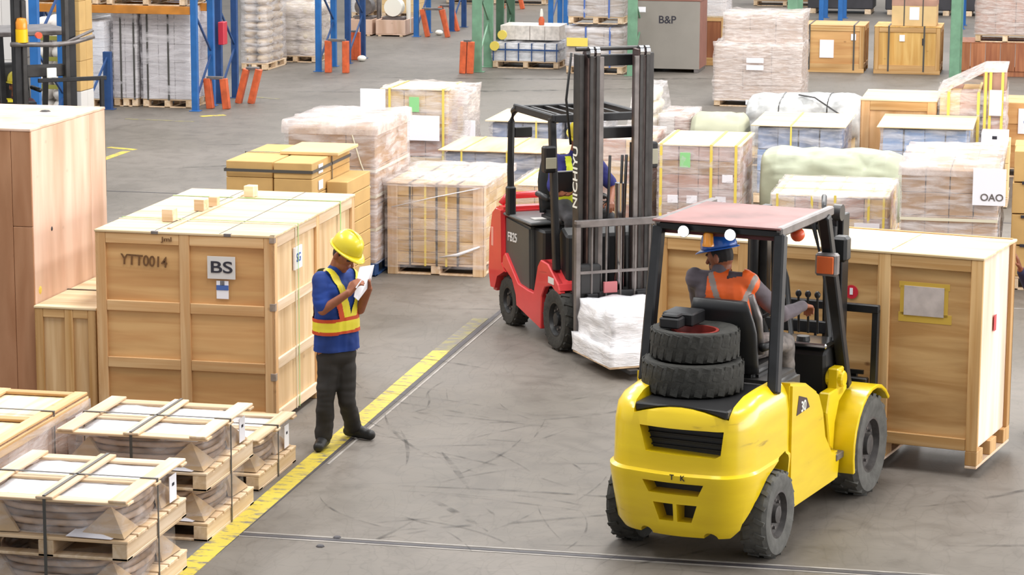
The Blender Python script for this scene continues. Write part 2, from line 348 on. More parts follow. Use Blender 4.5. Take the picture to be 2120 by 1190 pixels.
for (px, py, an, ln, w, cv) in ((975, 1020, 1.95, 1.3, 0.05, 0.05), (1010, 1100, 2.2, 1.1, 0.06, 0.1), (840, 965, 1.75, 1.2, 0.03, 0.2), (940, 985, 1.2, 1.3, 0.025, 0.3), (905, 950, 2.3, 1.6, 0.03, -0.3),
    (1080, 880, 2.6, 2.2, 0.03, 0.15), (860, 880, 0.3, 2.2, 0.03, 0.25), (1250, 900, 2.8, 2.6, 0.025, 0.12), (800, 1005, 0.1, 2.4, 0.04, -0.1), (1040, 770, 2.6, 2.0, 0.04, 0.3), (930, 830, 2.9, 2.0, 0.03, -0.3),
    (1180, 1010, 2.4, 1.5, 0.03, 0.2), (700, 1150, 1.2, 1.0, 0.03, 0.2), (1240, 1180, 0.7, 1.3, 0.04, 0.2), (760, 1100, 0.4, 2.0, 0.05, 0.1), (1120, 960, 0.2, 1.8, 0.03, 0.3), (1900, 1050, 0.6, 2.0, 0.05, 0.3),
    (1950, 1130, 0.2, 1.5, 0.05, 0.2), (420, 300, 0.3, 5.0, 0.12, 0.1), (300, 350, 0.5, 5.0, 0.1, 0.1), (600, 190, 0.2, 7, 0.2, 0.05), (760, 160, 0.1, 8, 0.2, 0.04), (860, 620, 0.1, 2.5, 0.04, 0.2), (820, 640, 0.3, 2.2, 0.03, -0.2)):
    arc(px, py, an, ln, w, cv)
for i in range(46):
    arc(rs.uniform(760, 1300), rs.uniform(800, 1180), rs.uniform(0, 3.1), rs.uniform(0.4, 1.4), rs.uniform(0.008, 0.02), rs.uniform(-0.8, 0.8))
o = part('tyre_marks', mb, SK, None); tag(o, 'dark curved rubber tyre marks scuffed over the grey concrete aisle', 'marks', kind='stuff')
for (px, py) in ((698, 1113), (663, 1131)):
    g = gp(px, py); o = part('floor_chip', MB().lathe([(0.001, 0), (0.03, 0.0), (0.022, 0.008), (0.001, 0.01)], (g.x, g.y, 0.003), n=7), JD, None)
    tag(o, 'small dark chip lying on the concrete, %s of two near the slab joint' % ('farther' if px == 698 else 'nearer'), 'debris')

# ================================================================ BUILDERS FOR CARGO
def pallet(parent, x0, x1, y0, y1, z0=0.0, h=0.125, nb=7, mats=None, name='pallet', runners='y', solid_side=False):
    """wooden pallet: corner blocks and bottom runners in one mesh, every deck board a child"""
    mx_, my_ = mats or (PINEX, PINEY); W = x1-x0; D = y1-y0; mb = MB(); bt = 0.02; bw = 0.1
    for i in range(3):
        cx = x0 + bw/2 + i*(W-bw)/2
        if solid_side: mb.box(cx-bw/2+0.002, cx+bw/2-0.002, y0, y1, z0+bt, z0+h-bt)
        else:
            for j in range(3):
                cy = y0 + 0.07 + j*(D-0.14)/2; mb.box(cx-bw/2+0.002, cx+bw/2-0.002, cy-0.07, cy+0.07, z0+bt, z0+h-bt)
        mb.box(cx-bw/2, cx+bw/2, y0, y1, z0, z0+bt)
    mb.box(x0, x1, y0, y0+0.09, z0+0.001, z0+bt-0.001).box(x0, x1, y1-0.09, y1, z0+0.001, z0+bt-0.001)
    p = part(name, mb, my_, parent, bevel=0.003)
    gap = 0.025; w = (D - gap*(nb-1))/nb
    for k in range(nb):
        ya = y0 + k*(w+gap); o = bx('deck_board', mx_, p, x0-0.003, x1+0.003, ya, ya+w, z0+h-bt+0.001, z0+h+0.001)
        o.rotation_euler = (0, 0, random.uniform(-0.004, 0.004))
    return p
def shell(parent, x0, x1, y0, y1, z0, z1, mat, name='stretch_wrap', step=0.07, amp=0.015, top=True, taper=0.0, out=0.012, seed=0, label=None, drape=0.0):
    """crinkled film skin round a box, open below"""
    def grid(a, b): n = max(2, int(abs(b-a)/step)); return [a + (b-a)*i/n for i in range(n+1)]
    X, Y, Z = grid(x0-out, x1+out), grid(y0-out, y1+out), grid(z0, z1+out); bm = bmesh.new()
    per = [(x, Y[0]) for x in X] + [(X[-1], y) for y in Y[1:]] + [(x, Y[-1]) for x in X[-2::-1]] + [(X[0], y) for y in Y[-2:0:-1]]
    rows = [[bm.verts.new((p[0], p[1], z)) for p in per] for z in Z]; n = len(per)
    for i in range(len(rows)-1):
        for k in range(n): bm.faces.new((rows[i][k], rows[i][(k+1) % n], rows[i+1][(k+1) % n], rows[i+1][k]))
    if top:
        g = {}
        for i, x in enumerate(X):
            for j, y in enumerate(Y):
                if i in (0, len(X)-1) or j in (0, len(Y)-1):
                    for v in rows[-1]:
                        if abs(v.co.x-x) < 1e-6 and abs(v.co.y-y) < 1e-6: g[i, j] = v
                else: g[i, j] = bm.verts.new((x, y, Z[-1]))
        for i in range(len(X)-1):
            for j in range(len(Y)-1): bm.faces.new((g[i, j], g[i+1, j], g[i+1, j+1], g[i, j+1]))
    cx, cy = (x0+x1)/2, (y0+y1)/2
    for v in bm.verts:
        q = Vector((v.co.x*3.1+seed*7.3, v.co.y*3.1, v.co.z*5.5)); nn = noise.noise(q)*0.7 + noise.noise(q*2.7)*0.5
        d = Vector((v.co.x-cx, v.co.y-cy, 0)); e = d.normalized() if d.length > 0 else d
        t = (v.co.z-z0)/max(0.01, z1-z0); k = abs(nn)*amp
        onside = abs(v.co.x-X[0]) < 1e-5 or abs(v.co.x-X[-1]) < 1e-5 or abs(v.co.y-Y[0]) < 1e-5 or abs(v.co.y-Y[-1]) < 1e-5
        if onside: v.co += e*(k*1.5)
        if abs(v.co.z - Z[-1]) < 1e-5: v.co.z += k*1.2 - (drape*math.exp(-((abs(v.co.x-cx)-(x1-x0)/2)/0.1)**2) if onside else 0)
        v.co.x += (cx-v.co.x)*taper*t; v.co.y += (cy-v.co.y)*taper*t
    me = bpy.data.meshes.new(name); bm.to_mesh(me); bm.free()
    for p in me.polygons: p.use_smooth = True
    return link(name, me, mat, parent, label=label)
def cartons(parent, x0, x1, y0, y1, z0, z1, nx, ny, nz, mat, name='carton', gap=0.006, jit=0.006, mats=None):
    """grid of cartons: only the outer layer, each its own object"""
    wx, wy, wz = (x1-x0)/nx, (y1-y0)/ny, (z1-z0)/nz
    for k in range(nz):
        for i in range(nx):
            for j in range(ny):
                if 0 < i < nx-1 and 0 < j < ny-1 and k < nz-1: continue
                mm = mats[(i*3+j*5+k*7) % len(mats)] if mats else mat
                o = bx(name, mm, parent, x0+i*wx+gap/2, x0+(i+1)*wx-gap/2, y0+j*wy+gap/2, y0+(j+1)*wy-gap/2, z0+k*wz, z0+(k+1)*wz-gap*0.6, bevel=0.005)
                o.location.x += random.uniform(-jit, jit)*(1 if gap > 0.01 else 0.5)
def strap(parent, axis, pos, x0, x1, y0, y1, z0, z1, mat, w=0.022, t=0.003, bottom=False):
    """thin band round a box in the plane axis=pos, open under"""
    e = 0.004; mb = MB()
    if axis == 'x':
        mb.box(pos-w/2, pos+w/2, y0-e-t, y0-e, z0, z1+e).box(pos-w/2, pos+w/2, y1+e, y1+e+t, z0, z1+e).box(pos-w/2, pos+w/2, y0-e-t, y1+e+t, z1+e, z1+e+t)
    elif axis == 'y':
        mb.box(x0-e-t, x0-e, pos-w/2, pos+w/2, z0, z1+e).box(x1+e, x1+e+t, pos-w/2, pos+w/2, z0, z1+e).box(x0-e-t, x1+e+t, pos-w/2, pos+w/2, z1+e, z1+e+t)
    else:
        mb.box(x0-e-t, x1+e+t, y0-e-t, y0-e, pos-w/2, pos+w/2).box(x0-e-t, x1+e+t, y1+e, y1+e+t, pos-w/2, pos+w/2).box(x0-e-t, x0-e, y0-e, y1+e, pos-w/2, pos+w/2).box(x1+e, x1+e+t, y0-e, y1+e, pos-w/2, pos+w/2)
    return part('strap', mb, mat, parent)
def slot(xl, xr, yt, h, yb):
    """place of a box from its visible top: front edge row yt, back edge row yb, top height h"""
    a, b2 = gp(xl, yt, h), gp(xr, yt, h); Y = (a.y+b2.y)/2; x0 = atY(xl, yt, Y).x; x1 = atY(xr, yt, Y).x; c = gp((xl+xr)/2, yb, h)
    return x0, x1, Y, c.y
def crate(t, W, D, H, fx, fz, sy, sz, mats=None, bw=0.07, bt=0.02, skid=0.0, topb=(), lid=True, front_panel=PX, side_panel=PZ, top=PY, bx_m=BTX, by_m=BTY, bz_m=BTZ, legs=()):
    """framed plywood crate, local origin = front-left-bottom corner, x to the right, y away"""
    z0 = skid
    bx('front_panel', front_panel, t, bt, W-bt, bt, bt+0.012, z0, H-0.02); bx('back_panel', front_panel, t, bt, W-bt, D-bt-0.012, D-bt, z0, H-0.02)
    bx('side_panel', side_panel, t, W-bt-0.012, W-bt, bt, D-bt, z0, H-0.02); bx('side_panel', side_panel, t, bt, bt+0.012, bt, D-bt, z0, H-0.02)
    bx('floor_panel', front_panel, t, bt, W-bt, bt, D-bt, z0, z0+0.02)
    if lid: bx('lid', top, t, -0.005, W+0.005, -0.005, D+0.005, H-0.02, H)
    for f in fx:      # uprights on the front and back, given as fractions
        c = bw/2 + f*(W-bw)
        for ya, yb in ((0, bt), (D-bt, D)): bx('batten', bz_m, t, c-bw/2, c+bw/2, ya, yb, z0, H-0.021)
    xs = sorted(bw/2 + f*(W-bw) for f in fx)
    for g in fz:
        c = z0 + bw/2 + g*(H-0.021-z0-bw)
        for a_, b_ in zip(xs[:-1], xs[1:]):
            for ya, yb in ((0.001, bt-0.001), (D-bt+0.001, D-0.001)): bx('batten', bx_m, t, a_+bw/2+0.001, b_-bw/2-0.001, ya, yb, c-bw/2, c+bw/2)
    ys = sorted(bw/2 + f*(D-bw) for f in sy)
    for c in ys:
        for xa, xb in ((W-bt, W), (0, bt)): bx('batten', bz_m, t, xa, xb, c-bw/2, c+bw/2, z0, H-0.021)
    for g in sz:
        c = z0 + bw/2 + g*(H-0.021-z0-bw)
        for a_, b_ in zip(ys[:-1], ys[1:]):
            for xa, xb in ((W-bt+0.001, W-0.001), (0.001, bt-0.001)): bx('batten', by_m, t, xa, xb, a_+bw/2+0.001, b_-bw/2-0.001, c-bw/2, c+bw/2)
    if legs:
        for f in legs:
            c = bw/2 + f*(W-bw)
            for g in (0, 0.5, 1): d = 0.09 + g*(D-0.18); bx('foot_block', bz_m, t, c-bw/2, c+bw/2, d-0.09, d+0.09, 0.022, skid)
            bx('runner', by_m, t, c-bw/2, c+bw/2, 0, D, 0, 0.021)
    elif skid:
        for f in (0, 0.5, 1): c = bw/2 + f*(D-bw); bx('skid', bx_m, t, 0, W, c-bw/2, c+bw/2, 0, skid)
# ================================================================ FOREGROUND CARGO, LEFT
# --- C: large strapped plywood crate marked BS
p = gp(572, 889); CY = p.y; CX1 = p.x; CX0 = atY(206, 885, CY).x; CH = atY(551, 488, CY).z; CY1 = gp(724, 401, CH).y
W, D = CX1-CX0, CY1-CY
t = thing('wooden_crate', 'large framed plywood crate marked BS, beside the standing worker in yellow helmet', 'crate', (CX0, CY, 0))
crate(t, W, D, CH, (0, 0.5, 1), (0, 0.28, 0.61, 1), (0, 0.52, 1), (0, 0.3, 0.63, 1), skid=0.05, bx_m=wood('batten_amber_x', '#e2bc8a', '#d0a06a', 'x', var=0.1, knots=0.4), bz_m=wood('batten_amber_z', '#e4be8e', '#d2a26c', 'z', var=0.1, knots=0.4), bw=0.085, bt=0.025, top=PLX, front_panel=PORG, side_panel=wood('plywood_side_lit_z', '#ecd0a8', '#dab88a', 'z', fine=10, knots=0.3, var=0.08), by_m=PINEY)  # side panel paler than the front: light from the right painted in
for k, f in enumerate((0.33, 0.7)): bx('lid_seam', JD, t, W*f-0.004, W*f+0.004, 0.0, D, CH, CH+0.002)
BRK = plain('bracket_dull', '#a09082', 0.5, 0.3, nscale=20)
for z in (0.42, 0.98, CH-0.03):
    bx('corner_bracket', BRK, t, W-0.04, W+0.004, -0.004, 0.04, z-0.03, z+0.03, 0.002)
for x in (0.5, 1.1): bx('corner_bracket', STEELG, t, x-0.03, x+0.03, -0.006, 0.03, CH-0.02, CH+0.004, 0.002)
strap(t, 'y', D*0.24, 0, W, 0, D, 0.05, CH, WSTRAP, w=0.014); strap(t, 'y', D*0.80, 0, W, 0, D, 0.05, CH, GSTRAP, w=0.025); strap(t, 'y', D*0.27, 0, W, 0, D, 0.05, CH, GSTRAP, w=0.012)
bx('label_plate', LABELG, t, 0.93, 1.16, 0.004, 0.008, CH-0.36, CH-0.18, 0.001)
text('lettering', 'BS', 0.13, INK, t, (1.045, 0.002, CH-0.27), sx=1.45)
bx('label_sheet', PAPER, t, 1.0, 1.10, 0.012, 0.016, CH-0.52, CH-0.375, 0.001); bx('label_band', INKB, t, 1.0, 1.10, 0.009, 0.0125, CH-0.45, CH-0.41, 0.001)
text('lettering', 'III', 0.05, INK, t, (1.05, 0.009, CH-0.395))
hw = text('handwriting', 'YTT0014', 0.12, plain('pencil_brown', '#6e4c2c', 0.8), t, (0.40, 0.018, CH-0.245), rot=(PI/2, 0.04, 0), sx=0.85)
text('handwriting', 'Jml', 0.05, bpy.data.materials['pencil_brown'], t, (0.6, -0.004, CH-0.06), sx=1.4)
bx('label_sheet', PAPER, t, W-0.019, W-0.004, D*0.24, D*0.33, CH-0.37, CH-0.19, 0.001); text('lettering', 'SG', 0.1, INKB, t, (W-0.002, D*0.285, CH-0.28), RIGHT)
for i, (px, py, s) in enumerate(((347, 459, 0.105), (413, 437, 0.10), (440, 428, 0.085), (516, 408, 0.10))):
    g = gp(px, py, CH+0.003)
    lab = ['leftmost pale wood block on the big BS crate lid', 'wood block with a pinkish face, second from left on the BS crate lid', 'small wood block touching its neighbour, third from left on the BS crate lid', 'wood block standing alone near the back edge of the BS crate lid'][i]
    o = bx('wood_block', PINEX, None, g.x-s*0.45, g.x+s*0.45, g.y, g.y+s*1.0, CH+0.003, CH+0.003+s*0.95, 0.003); tag(o, lab, 'wood block', 'wood blocks on the big crate lid'); o.rotation_euler = (0, 0, random.uniform(-.15, .15))
if True:
    g = gp(380, 458, CH); bx('lid_batten', PINEY, t, g.x-CX0, g.x-CX0+0.03, 0.15, D-0.05, CH, CH+0.012)

# --- A: tall plywood case
AY = CY + 0.10; q = atY(62, 268, AY); AX1 = q.x; AH = q.z; AY1 = gp(187, 221, AH).y
AW = 1.6
t = thing('plywood_case', 'tall smooth pinkish plywood case at the left edge, behind the lower crates', 'crate', (AX1-AW, AY, 0))
D = AY1-AY
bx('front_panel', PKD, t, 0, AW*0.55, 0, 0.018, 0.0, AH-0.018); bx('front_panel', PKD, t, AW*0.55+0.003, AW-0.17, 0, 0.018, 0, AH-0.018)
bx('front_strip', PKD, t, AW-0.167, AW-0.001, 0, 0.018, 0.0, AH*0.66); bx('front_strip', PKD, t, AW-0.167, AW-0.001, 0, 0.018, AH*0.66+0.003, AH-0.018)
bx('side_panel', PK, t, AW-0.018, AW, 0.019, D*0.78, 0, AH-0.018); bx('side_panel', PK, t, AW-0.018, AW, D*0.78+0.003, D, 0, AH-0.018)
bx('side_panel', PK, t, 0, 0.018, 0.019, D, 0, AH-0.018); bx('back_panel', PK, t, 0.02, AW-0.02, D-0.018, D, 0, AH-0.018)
bx('lid', PK, t, -0.004, AW+0.004, -0.004, D+0.004, AH-0.018, AH+0.004)
part('lid_stain', MB().lathe([(0.001, 0), (0.05, 0), (0.03, 0.012), (0.001, 0.016)], (AW*0.78, D*0.72, AH+0.004), n=7), STEELD, t)
part('yellow_tag', MB().lathe([(0.001, 0), (0.035, 0), (0.02, 0.006), (0.001, 0.006)], (AW, 0.12, AH-1.32), axis='x', n=9), YSTRAP, t)
part('dark_knot', MB().lathe([(0.001, 0), (0.02, 0), (0.012, 0.004), (0.001, 0.004)], (AW, 0.4, AH-0.86), axis='x', n=7), INK, t)

# --- B: lower framed crate between the tall case and the BS crate
BY = CY + 0.06; q = atY(64, 632, BY); BX0 = AX1 + 0.01; BH = q.z; BX1 = CX0 - 0.03; BY1 = gp(190, 560, BH).y
t = thing('wooden_crate', 'low framed plywood crate between the tall pinkish case and the BS crate', 'crate', (BX0, BY, 0)); W = BX1-BX0; D = BY1-BY
crate(t, W, D, BH, (0, 0.56, 1), (0, 1), (0, 0.5, 1), (0, 1), skid=0.05, bw=0.07, top=PLX, front_panel=PZ)
strap(t, 'y', D*0.45, 0, W, 0, D, 0.05, BH, KSTRAP)

# --- D: flat crate with a lattice lid, lower left
DZ = 0.80; dr = gp(198, 812, DZ); DX1 = dr.x - 0.06; DY1 = dr.y; DY0 = DY1-2.45; DX0 = DX1-1.75
t = thing('lattice_crate', 'flat film-wrapped crate with a framed lattice lid, left edge below the tall case', 'crate', (DX0, DY0, 0)); W = DX1-DX0; D = DY1-DY0
pallet(t, 0.0, W, 0, D, 0, 0.12, nb=9)
for k in range(14):
    y0 = 0.03 + k*(D-0.06)/14; bx('side_board', PK, t, W-0.028, W-0.01, y0, y0+(D-0.06)/14-0.006, 0.125, DZ-0.03); bx('side_board', PK, t, 0.01, 0.028, y0, y0+(D-0.06)/14-0.006, 0.125, DZ-0.03)
for k in range(9):
    x0 = 0.03 + k*(W-0.06)/9
    for ya in (0.01, D-0.03): bx('end_board', PZ, t, x0, x0+(W-0.06)/9-0.006, ya, ya+0.018, 0.125, DZ-0.03)
bx('inner_lid', PY, t, 0.02, W-0.02, 0.02, D-0.02, DZ-0.055, DZ-0.03)
for x in (0.0, W*0.36, W*0.62, W-0.095): bx('lattice_board', BTY, t, x, x+0.095, 0, D, DZ-0.02, DZ)
for y in (0.0, D*0.30, D*0.64, D-0.09): bx('cross_board', BTX, t, 0.1, W-0.1, y, y+0.085, DZ-0.024, DZ-0.004)
for z in (0.14, DZ-0.10): bx('side_rail', BTY, t, W-0.009, W+0.008, 0, D, z, z+0.07)
strap(t, 'y', D*0.34, 0, W, 0, D, 0.0, DZ, KSTRAP); strap(t, 'y', D*0.74, 0, W, 0, D, 0.0, DZ, KSTRAP)
shell(t, 0, W, 0, D, 0.13, DZ-0.06, FILM, top=False, seed=3)
bx('document_sleeve', PAPER, t, W+0.03, W+0.034, D-0.32, D-0.2, 0.42, 0.7, 0.001)

# --- coil stacks strapped between pallets
COIL = plain('coil_jacket', '#c0a48c', 0.6, nscale=10, namt=0.15); COILD = plain('coil_jacket_dark', '#947a64', 0.6, nscale=10, namt=0.15)
KRAFT = plain('kraft_paper', '#c4a680', 0.8, nscale=5, namt=0.08)
def coil_tier(t, W, D, z0, z1, seed):
    n = 5; r = (z1-z0)/n/2; cx, cy = W/2, D/2
    for k in range(n):
        pts = []; e = 2.7; A = W/2-0.075-r+random.uniform(-.006, .006); B = D/2-0.075-r
        for i in range(44):
            a = 2*PI*i/44; c, s = math.cos(a), math.sin(a)
            pts.append((cx + A*math.copysign(abs(c)**(2/e), c), cy + B*math.copysign(abs(s)**(2/e), s), z0 + r*(2*k+1)))
        part('coil', MB().tube(pts, r*0.97, n=8, closed=True), COIL if k % 2 else COILD, t, smooth='all')
    inner = [(cx + (W/2-0.22)*math.cos(2*PI*i/28), cy + (D/2-0.22)*math.sin(2*PI*i/28)) for i in range(28)]
    part('core_sleeve', MB().prism(inner, 'z', z0, z1-0.005), KRAFT, t)
    shell(t, 0.06, W-0.06, 0.06, D-0.06, z0+0.004, z1-0.01, FILMC, amp=0.03, seed=seed, step=0.06, out=0.004, taper=0.02)
    # kraft corner flaps lying out over the deck
    for (x, y, sx, sy) in ((W, 0, -1, 1), (0, 0, 1, 1), (W, D, -1, -1)):
        c = Vector((x+sx*0.03, y+sy*0.03, z0+0.006)); mbf = MB().add([c, c+Vector((sx*0.30, 0.02*sy, 0.0)), c+Vector((sx*0.13, sy*0.13, (z1-z0)*0.75)), c+Vector((0.02*sx, sy*0.30, 0)),
                c+Vector((sx*.02, sy*.02, 0)), c+Vector((sx*0.30, 0.05*sy, 0.0)), c+Vector((sx*0.15, sy*0.15, (z1-z0)*0.7)), c+Vector((0.05*sx, sy*0.30, 0))],
                [(0, 1, 2), (0, 2, 3), (4, 6, 5), (4, 7, 6), (1, 5, 6, 2), (2, 6, 7, 3)])
        part('kraft_corner', mbf, KRAFT, t)
def lattice(t, W, D, z):
    mbs = [(0, W, 0, 0.11), (0, W, D-0.11, D), (0.0, 0, 0, 0)]
    for (xa, xb) in ((0, 0.115), (W/2-0.055, W/2+0.055), (W-0.115, W)): bx('lattice_board', PINEY, t, xa, xb, -0.01, D+0.01, z+0.018, z+0.036)
    for (ya, yb) in ((0.0, 0.10), (D/2-0.05, D/2+0.05), (D-0.1, D)): bx('cross_board', PINEX, t, -0.012, W+0.012, ya, yb, z, z+0.018)
    o = shell(t, 0.1, W-0.1, 0.1, D-0.1, z-0.03, z-0.005, FILMW, name='top_sheet', amp=0.018, seed=z*9, out=0)  # film over the coils, its colour whitened to hold the glare
def coil_stack(name, label, x0, y0, W, D, tiers, rz=0, paper=True):
    t = thing(name, label, 'pallet stack', (x0, y0, 0), rz, 'strapped coil stacks on pallets'); z = 0
    for k in range(tiers):
        pallet(t, 0, W, 0, D, z, 0.125, nb=6, solid_side=True); coil_tier(t, W, D, z+0.127, z+0.127+0.215, seed=x0*3+k); z += 0.345
        if paper: part('document', MB().add([(W*0.62, 0.01, z-0.208), (W*0.9, -0.0, z-0.21), (W*0.92, 0.16, z-0.212), (W*0.68, 0.17, z-0.16), (W*0.62, 0.01, z-0.210), (W*0.9, -0.0, z-0.212), (W*0.92, 0.16, z-0.214), (W*0.68, 0.17, z-0.162)], [(0, 1, 2, 3), (7, 6, 5, 4)]), PAPER, t)
    lattice(t, W, D, z); zt = z+0.036
    strap(t, 'x', W/2, 0, W, 0, D, 0.0, zt, KSTRAP, w=0.02); strap(t, 'y', D/2, 0, W, 0, D, 0.0, zt, KSTRAP, w=0.02)
    bx('document_sleeve', PAPER, t, W-0.03, W-0.025, D*0.78, D*0.9, z-0.2, z-0.03, 0.001); bx('sleeve_mark', INK, t, W-0.0245, W-0.0235, D*0.82, D*0.86, z-0.1, z-0.08, 0.0002)
    return t
g = gp(430, 1122); W_ = 1.05
coil_stack('coil_stack', 'two-tier coil stack on pallets with lattice top, in front of the BS crate', g.x-W_, g.y, W_, 1.02, 2)
g2 = gp(388, 1175)
coil_stack('coil_stack', 'nearest two-tier coil stack on pallets, bottom left corner of the view', g2.x-W_, g2.y-1.08, W_, 1.08, 2)
g3 = gp(534, 1020)
coil_stack('coil_stack', 'single-tier coil stack on a pallet, half hidden beside the standing worker', g3.x-W_, g3.y+0.03, W_, 0.92, 1, paper=False)
# ================================================================ CARGO IN THE MIDDLE AND ON THE RIGHT
def at_slot(name, label, sl, h, cat='pallet load', group=None):
    x0, x1, y0, y1 = sl; return thing(name, label, cat, (x0, y0, 0), 0, group), x1-x0, y1-y0
# H: strapped stack of flat tan cartons
sl = slot(465, 640, 335, 1.42, 297); y1h = min(sl[3], 26.9+0.0)
t, W, D = at_slot('carton_stack', 'stack of flat tan cartons with dark straps, directly behind the BS crate', sl, 1.42)
pallet(t, 0, W+0.05, 0, D, 0, 0.12)
h0 = 0.125; hh = (1.42-0.125)/8
for k in range(8):
    for i, (xa, xb) in enumerate(((0, W*0.56), (W*0.575, W+0.03))):
        for j in range(2):
            yy = D/2*j; dz = 0.0
            bx('carton', CARD, t, xa+0.004, xb-0.004, yy+0.003+(0.03 if i == 0 and j == 0 else 0), yy+D/2-0.003, h0+k*hh, h0+(k+1)*hh-0.004, 0.006)
    if k >= 1: bx('carton', CARD, t, W+0.036, W+0.25, D*0.35, D*0.98, h0+(k-1)*hh*0.93, h0+k*hh*0.93-0.005, 0.006)
bx('top_carton', CARDL, t, W*0.45, W*1.15, D*0.42, D*0.97, 1.42, 1.455, 0.006)
strap(t, 'z', 1.33, 0, W+0.03, 0, D, 0, 1.42, KSTRAP, w=0.03); strap(t, 'z', 0.98, 0, W+0.03, 0, D, 0, 1.42, KSTRAP, w=0.02); strap(t, 'y', D*0.5, 0, W+0.03, 0, D, 0.1, 1.42, KSTRAP)
for k in (5, 6, 7): bx('carton_label', PAPER, t, W+0.0305, W+0.034, 0.30*D-0.2, 0.30*D-0.05, h0+k*hh+0.03, h0+k*hh+0.12, 0.001)
# I: tall film wrapped load of brown cartons on a blue pallet
sl = slot(600, 800, 258, 1.6, 226); sl = (sl[0]-0.02, atY(897, 260, sl[2]).x-0.55*0, sl[2], sl[3])
x0, x1, y0, y1 = sl; x0 = atY(592, 262, y0).x; x1 = atY(776, 262, y0).x
t = thing('wrapped_pallet_load', 'tall film-wrapped load of brown cartons on a blue pallet, behind the flat tan cartons', 'pallet load', (x0, y0, 0)); W, D = x1-x0, max(1.0, y1-y0)
pallet(t, 0, W, 0, D, 0, 0.14, mats=(BLUED, BLUED)); cartons(t, 0, W, 0, D, 0.145, 0.75, 2, 2, 2, CARDB); cartons(t, 0.02, W, 0, D, 0.76, 1.56, 3, 3, 2, CARDB)
shell(t, 0, W, 0, D, 0.14, 1.58, FILM, amp=0.03, seed=11); shell(t, 0, W, 0, D, 1.50, 1.60, FILMT, name='film_cap', amp=0.03, seed=12, out=0.03)
for z in (0.5, 0.85, 1.12): strap(t, 'z', z, 0, W, 0, D, 0, 1.6, WSTRAP, w=0.03)
part('film_tail', MB().tube([(W*0.75, -0.02, 1.5), (W*0.85, -0.03, 1.2), (W*0.95, -0.02, 0.95)], 0.008, 5), WSTRAP, t)
# J: film wrapped load with white sheets and green label
x0, x1, y0, y1 = slot(792, 925, 187, 1.35, 171); y1 = max(y1, y0+0.9)
t = thing('wrapped_pallet_load', 'film-wrapped load with white sheets and a green label, behind the tall brown-carton load', 'pallet load', (x0, y0, 0)); W, D = x1-x0, y1-y0
pallet(t, 0, W, 0, D, 0, 0.14); cartons(t, 0, W, 0, D, 0.145, 0.5, 3, 3, 1, CARDL); cartons(t, 0, W, 0, D, 0.51, 1.35, 3, 3, 3, CARDP, mats=[CARDP, CARD, CARDL])
bx('top_board', PLX, t, -0.03, W+0.03, -0.02, D+0.02, 1.352, 1.368)
shell(t, 0, W, 0, D, 0.3, 1.36, FILM, amp=0.04, seed=21, top=False); shell(t, W-0.05, W+0.22, 0.1, D-0.1, 0.25, 1.33, FILMH, name='loose_film', amp=0.08, seed=22)
bx('white_sheet', PAPER, t, -0.28, 0.05, -0.055, -0.045, 1.10, 1.36, 0.002); bx('white_sheet', PAPER, t, -0.10, 0.76, -0.075, -0.065, 0.72, 1.04, 0.002)
bx('green_label', GREENL, t, 0.36, 0.49, -0.05, -0.045, 1.08, 1.27, 0.001); bx('white_sheet', PAPER, t, W+0.16, W+0.30, 0.3, 0.31, 0.62, 0.95, 0.002)
for x in (0.1, 0.80): strap(t, 'x', x, 0, W, -0.03, D, 0.14, 1.37, YSTRAP, w=0.03)
# K: boxed load on a wooden pallet under film
x0, x1, y0, y1 = slot(803, 1000, 378, 1.05, 347); g = gp(803, 566); y0 = g.y; x0 = g.x; x1 = atY(1000, 570, y0).x; h = atY(900, 380, y0).z; y1 = gp(1044, 346, h).y
t = thing('wrapped_pallet_load', 'square film-wrapped load with upright corner boards on a wooden pallet, left of the red forklift', 'pallet load', (x0, y0, 0)); W, D = x1-x0, y1-y0
pallet(t, 0, W, 0, D, 0, 0.12); cartons(t, 0.01, W-0.01, 0.01, D-0.01, 0.125, h-0.02, 4, 4, 7, CARDL, jit=0.002, mats=[CARDL, CARD])
for x, y in ((0, -0.012), (W-0.11, -0.012), (0, D), (W-0.11, D)): bx('corner_board', PINEZ, t, x, x+0.11, y, y+0.012, 0.0, h-0.02)
for y in (0, D-0.11): bx('corner_board', PINEZ, t, W, W+0.012, y, y+0.11, 0.0, h-0.02)
bx('top_board', PINEX, t, -0.01, W+0.01, -0.01, D+0.01, h-0.015, h)
for f, mm in ((0.24, KSTRAP), (0.40, YSTRAP), (0.52, KSTRAP), (0.62, YSTRAP), (0.74, KSTRAP)): strap(t, 'x', W*f, 0, W, -0.014, D, 0.10, h, mm)
shell(t, -0.01, W+0.01, -0.015, D, 0.08, h+0.01, film_mat('clear_stretch_film', lo=0.06, hi=0.42), amp=0.02, seed=31, top=False); shell(t, -0.01, W+0.01, -0.015, D, h-0.03, h+0.012, FILMH, name='film_cap', amp=0.03, seed=32, out=0.025)
part('film_twist', MB().tube([(W*0.55, -0.03, 0.2), (W*0.75, -0.045, 0.24), (W*0.97, -0.03, 0.33)], [0.006, 0.02, 0.01], 6), FILMW, t, smooth='all')
part('film_twist', MB().tube([(W*0.05, -0.03, 0.72), (W*0.5, -0.035, 0.84), (W*0.97, -0.03, 0.95)], 0.006, 5), FILMW, t, smooth='all')
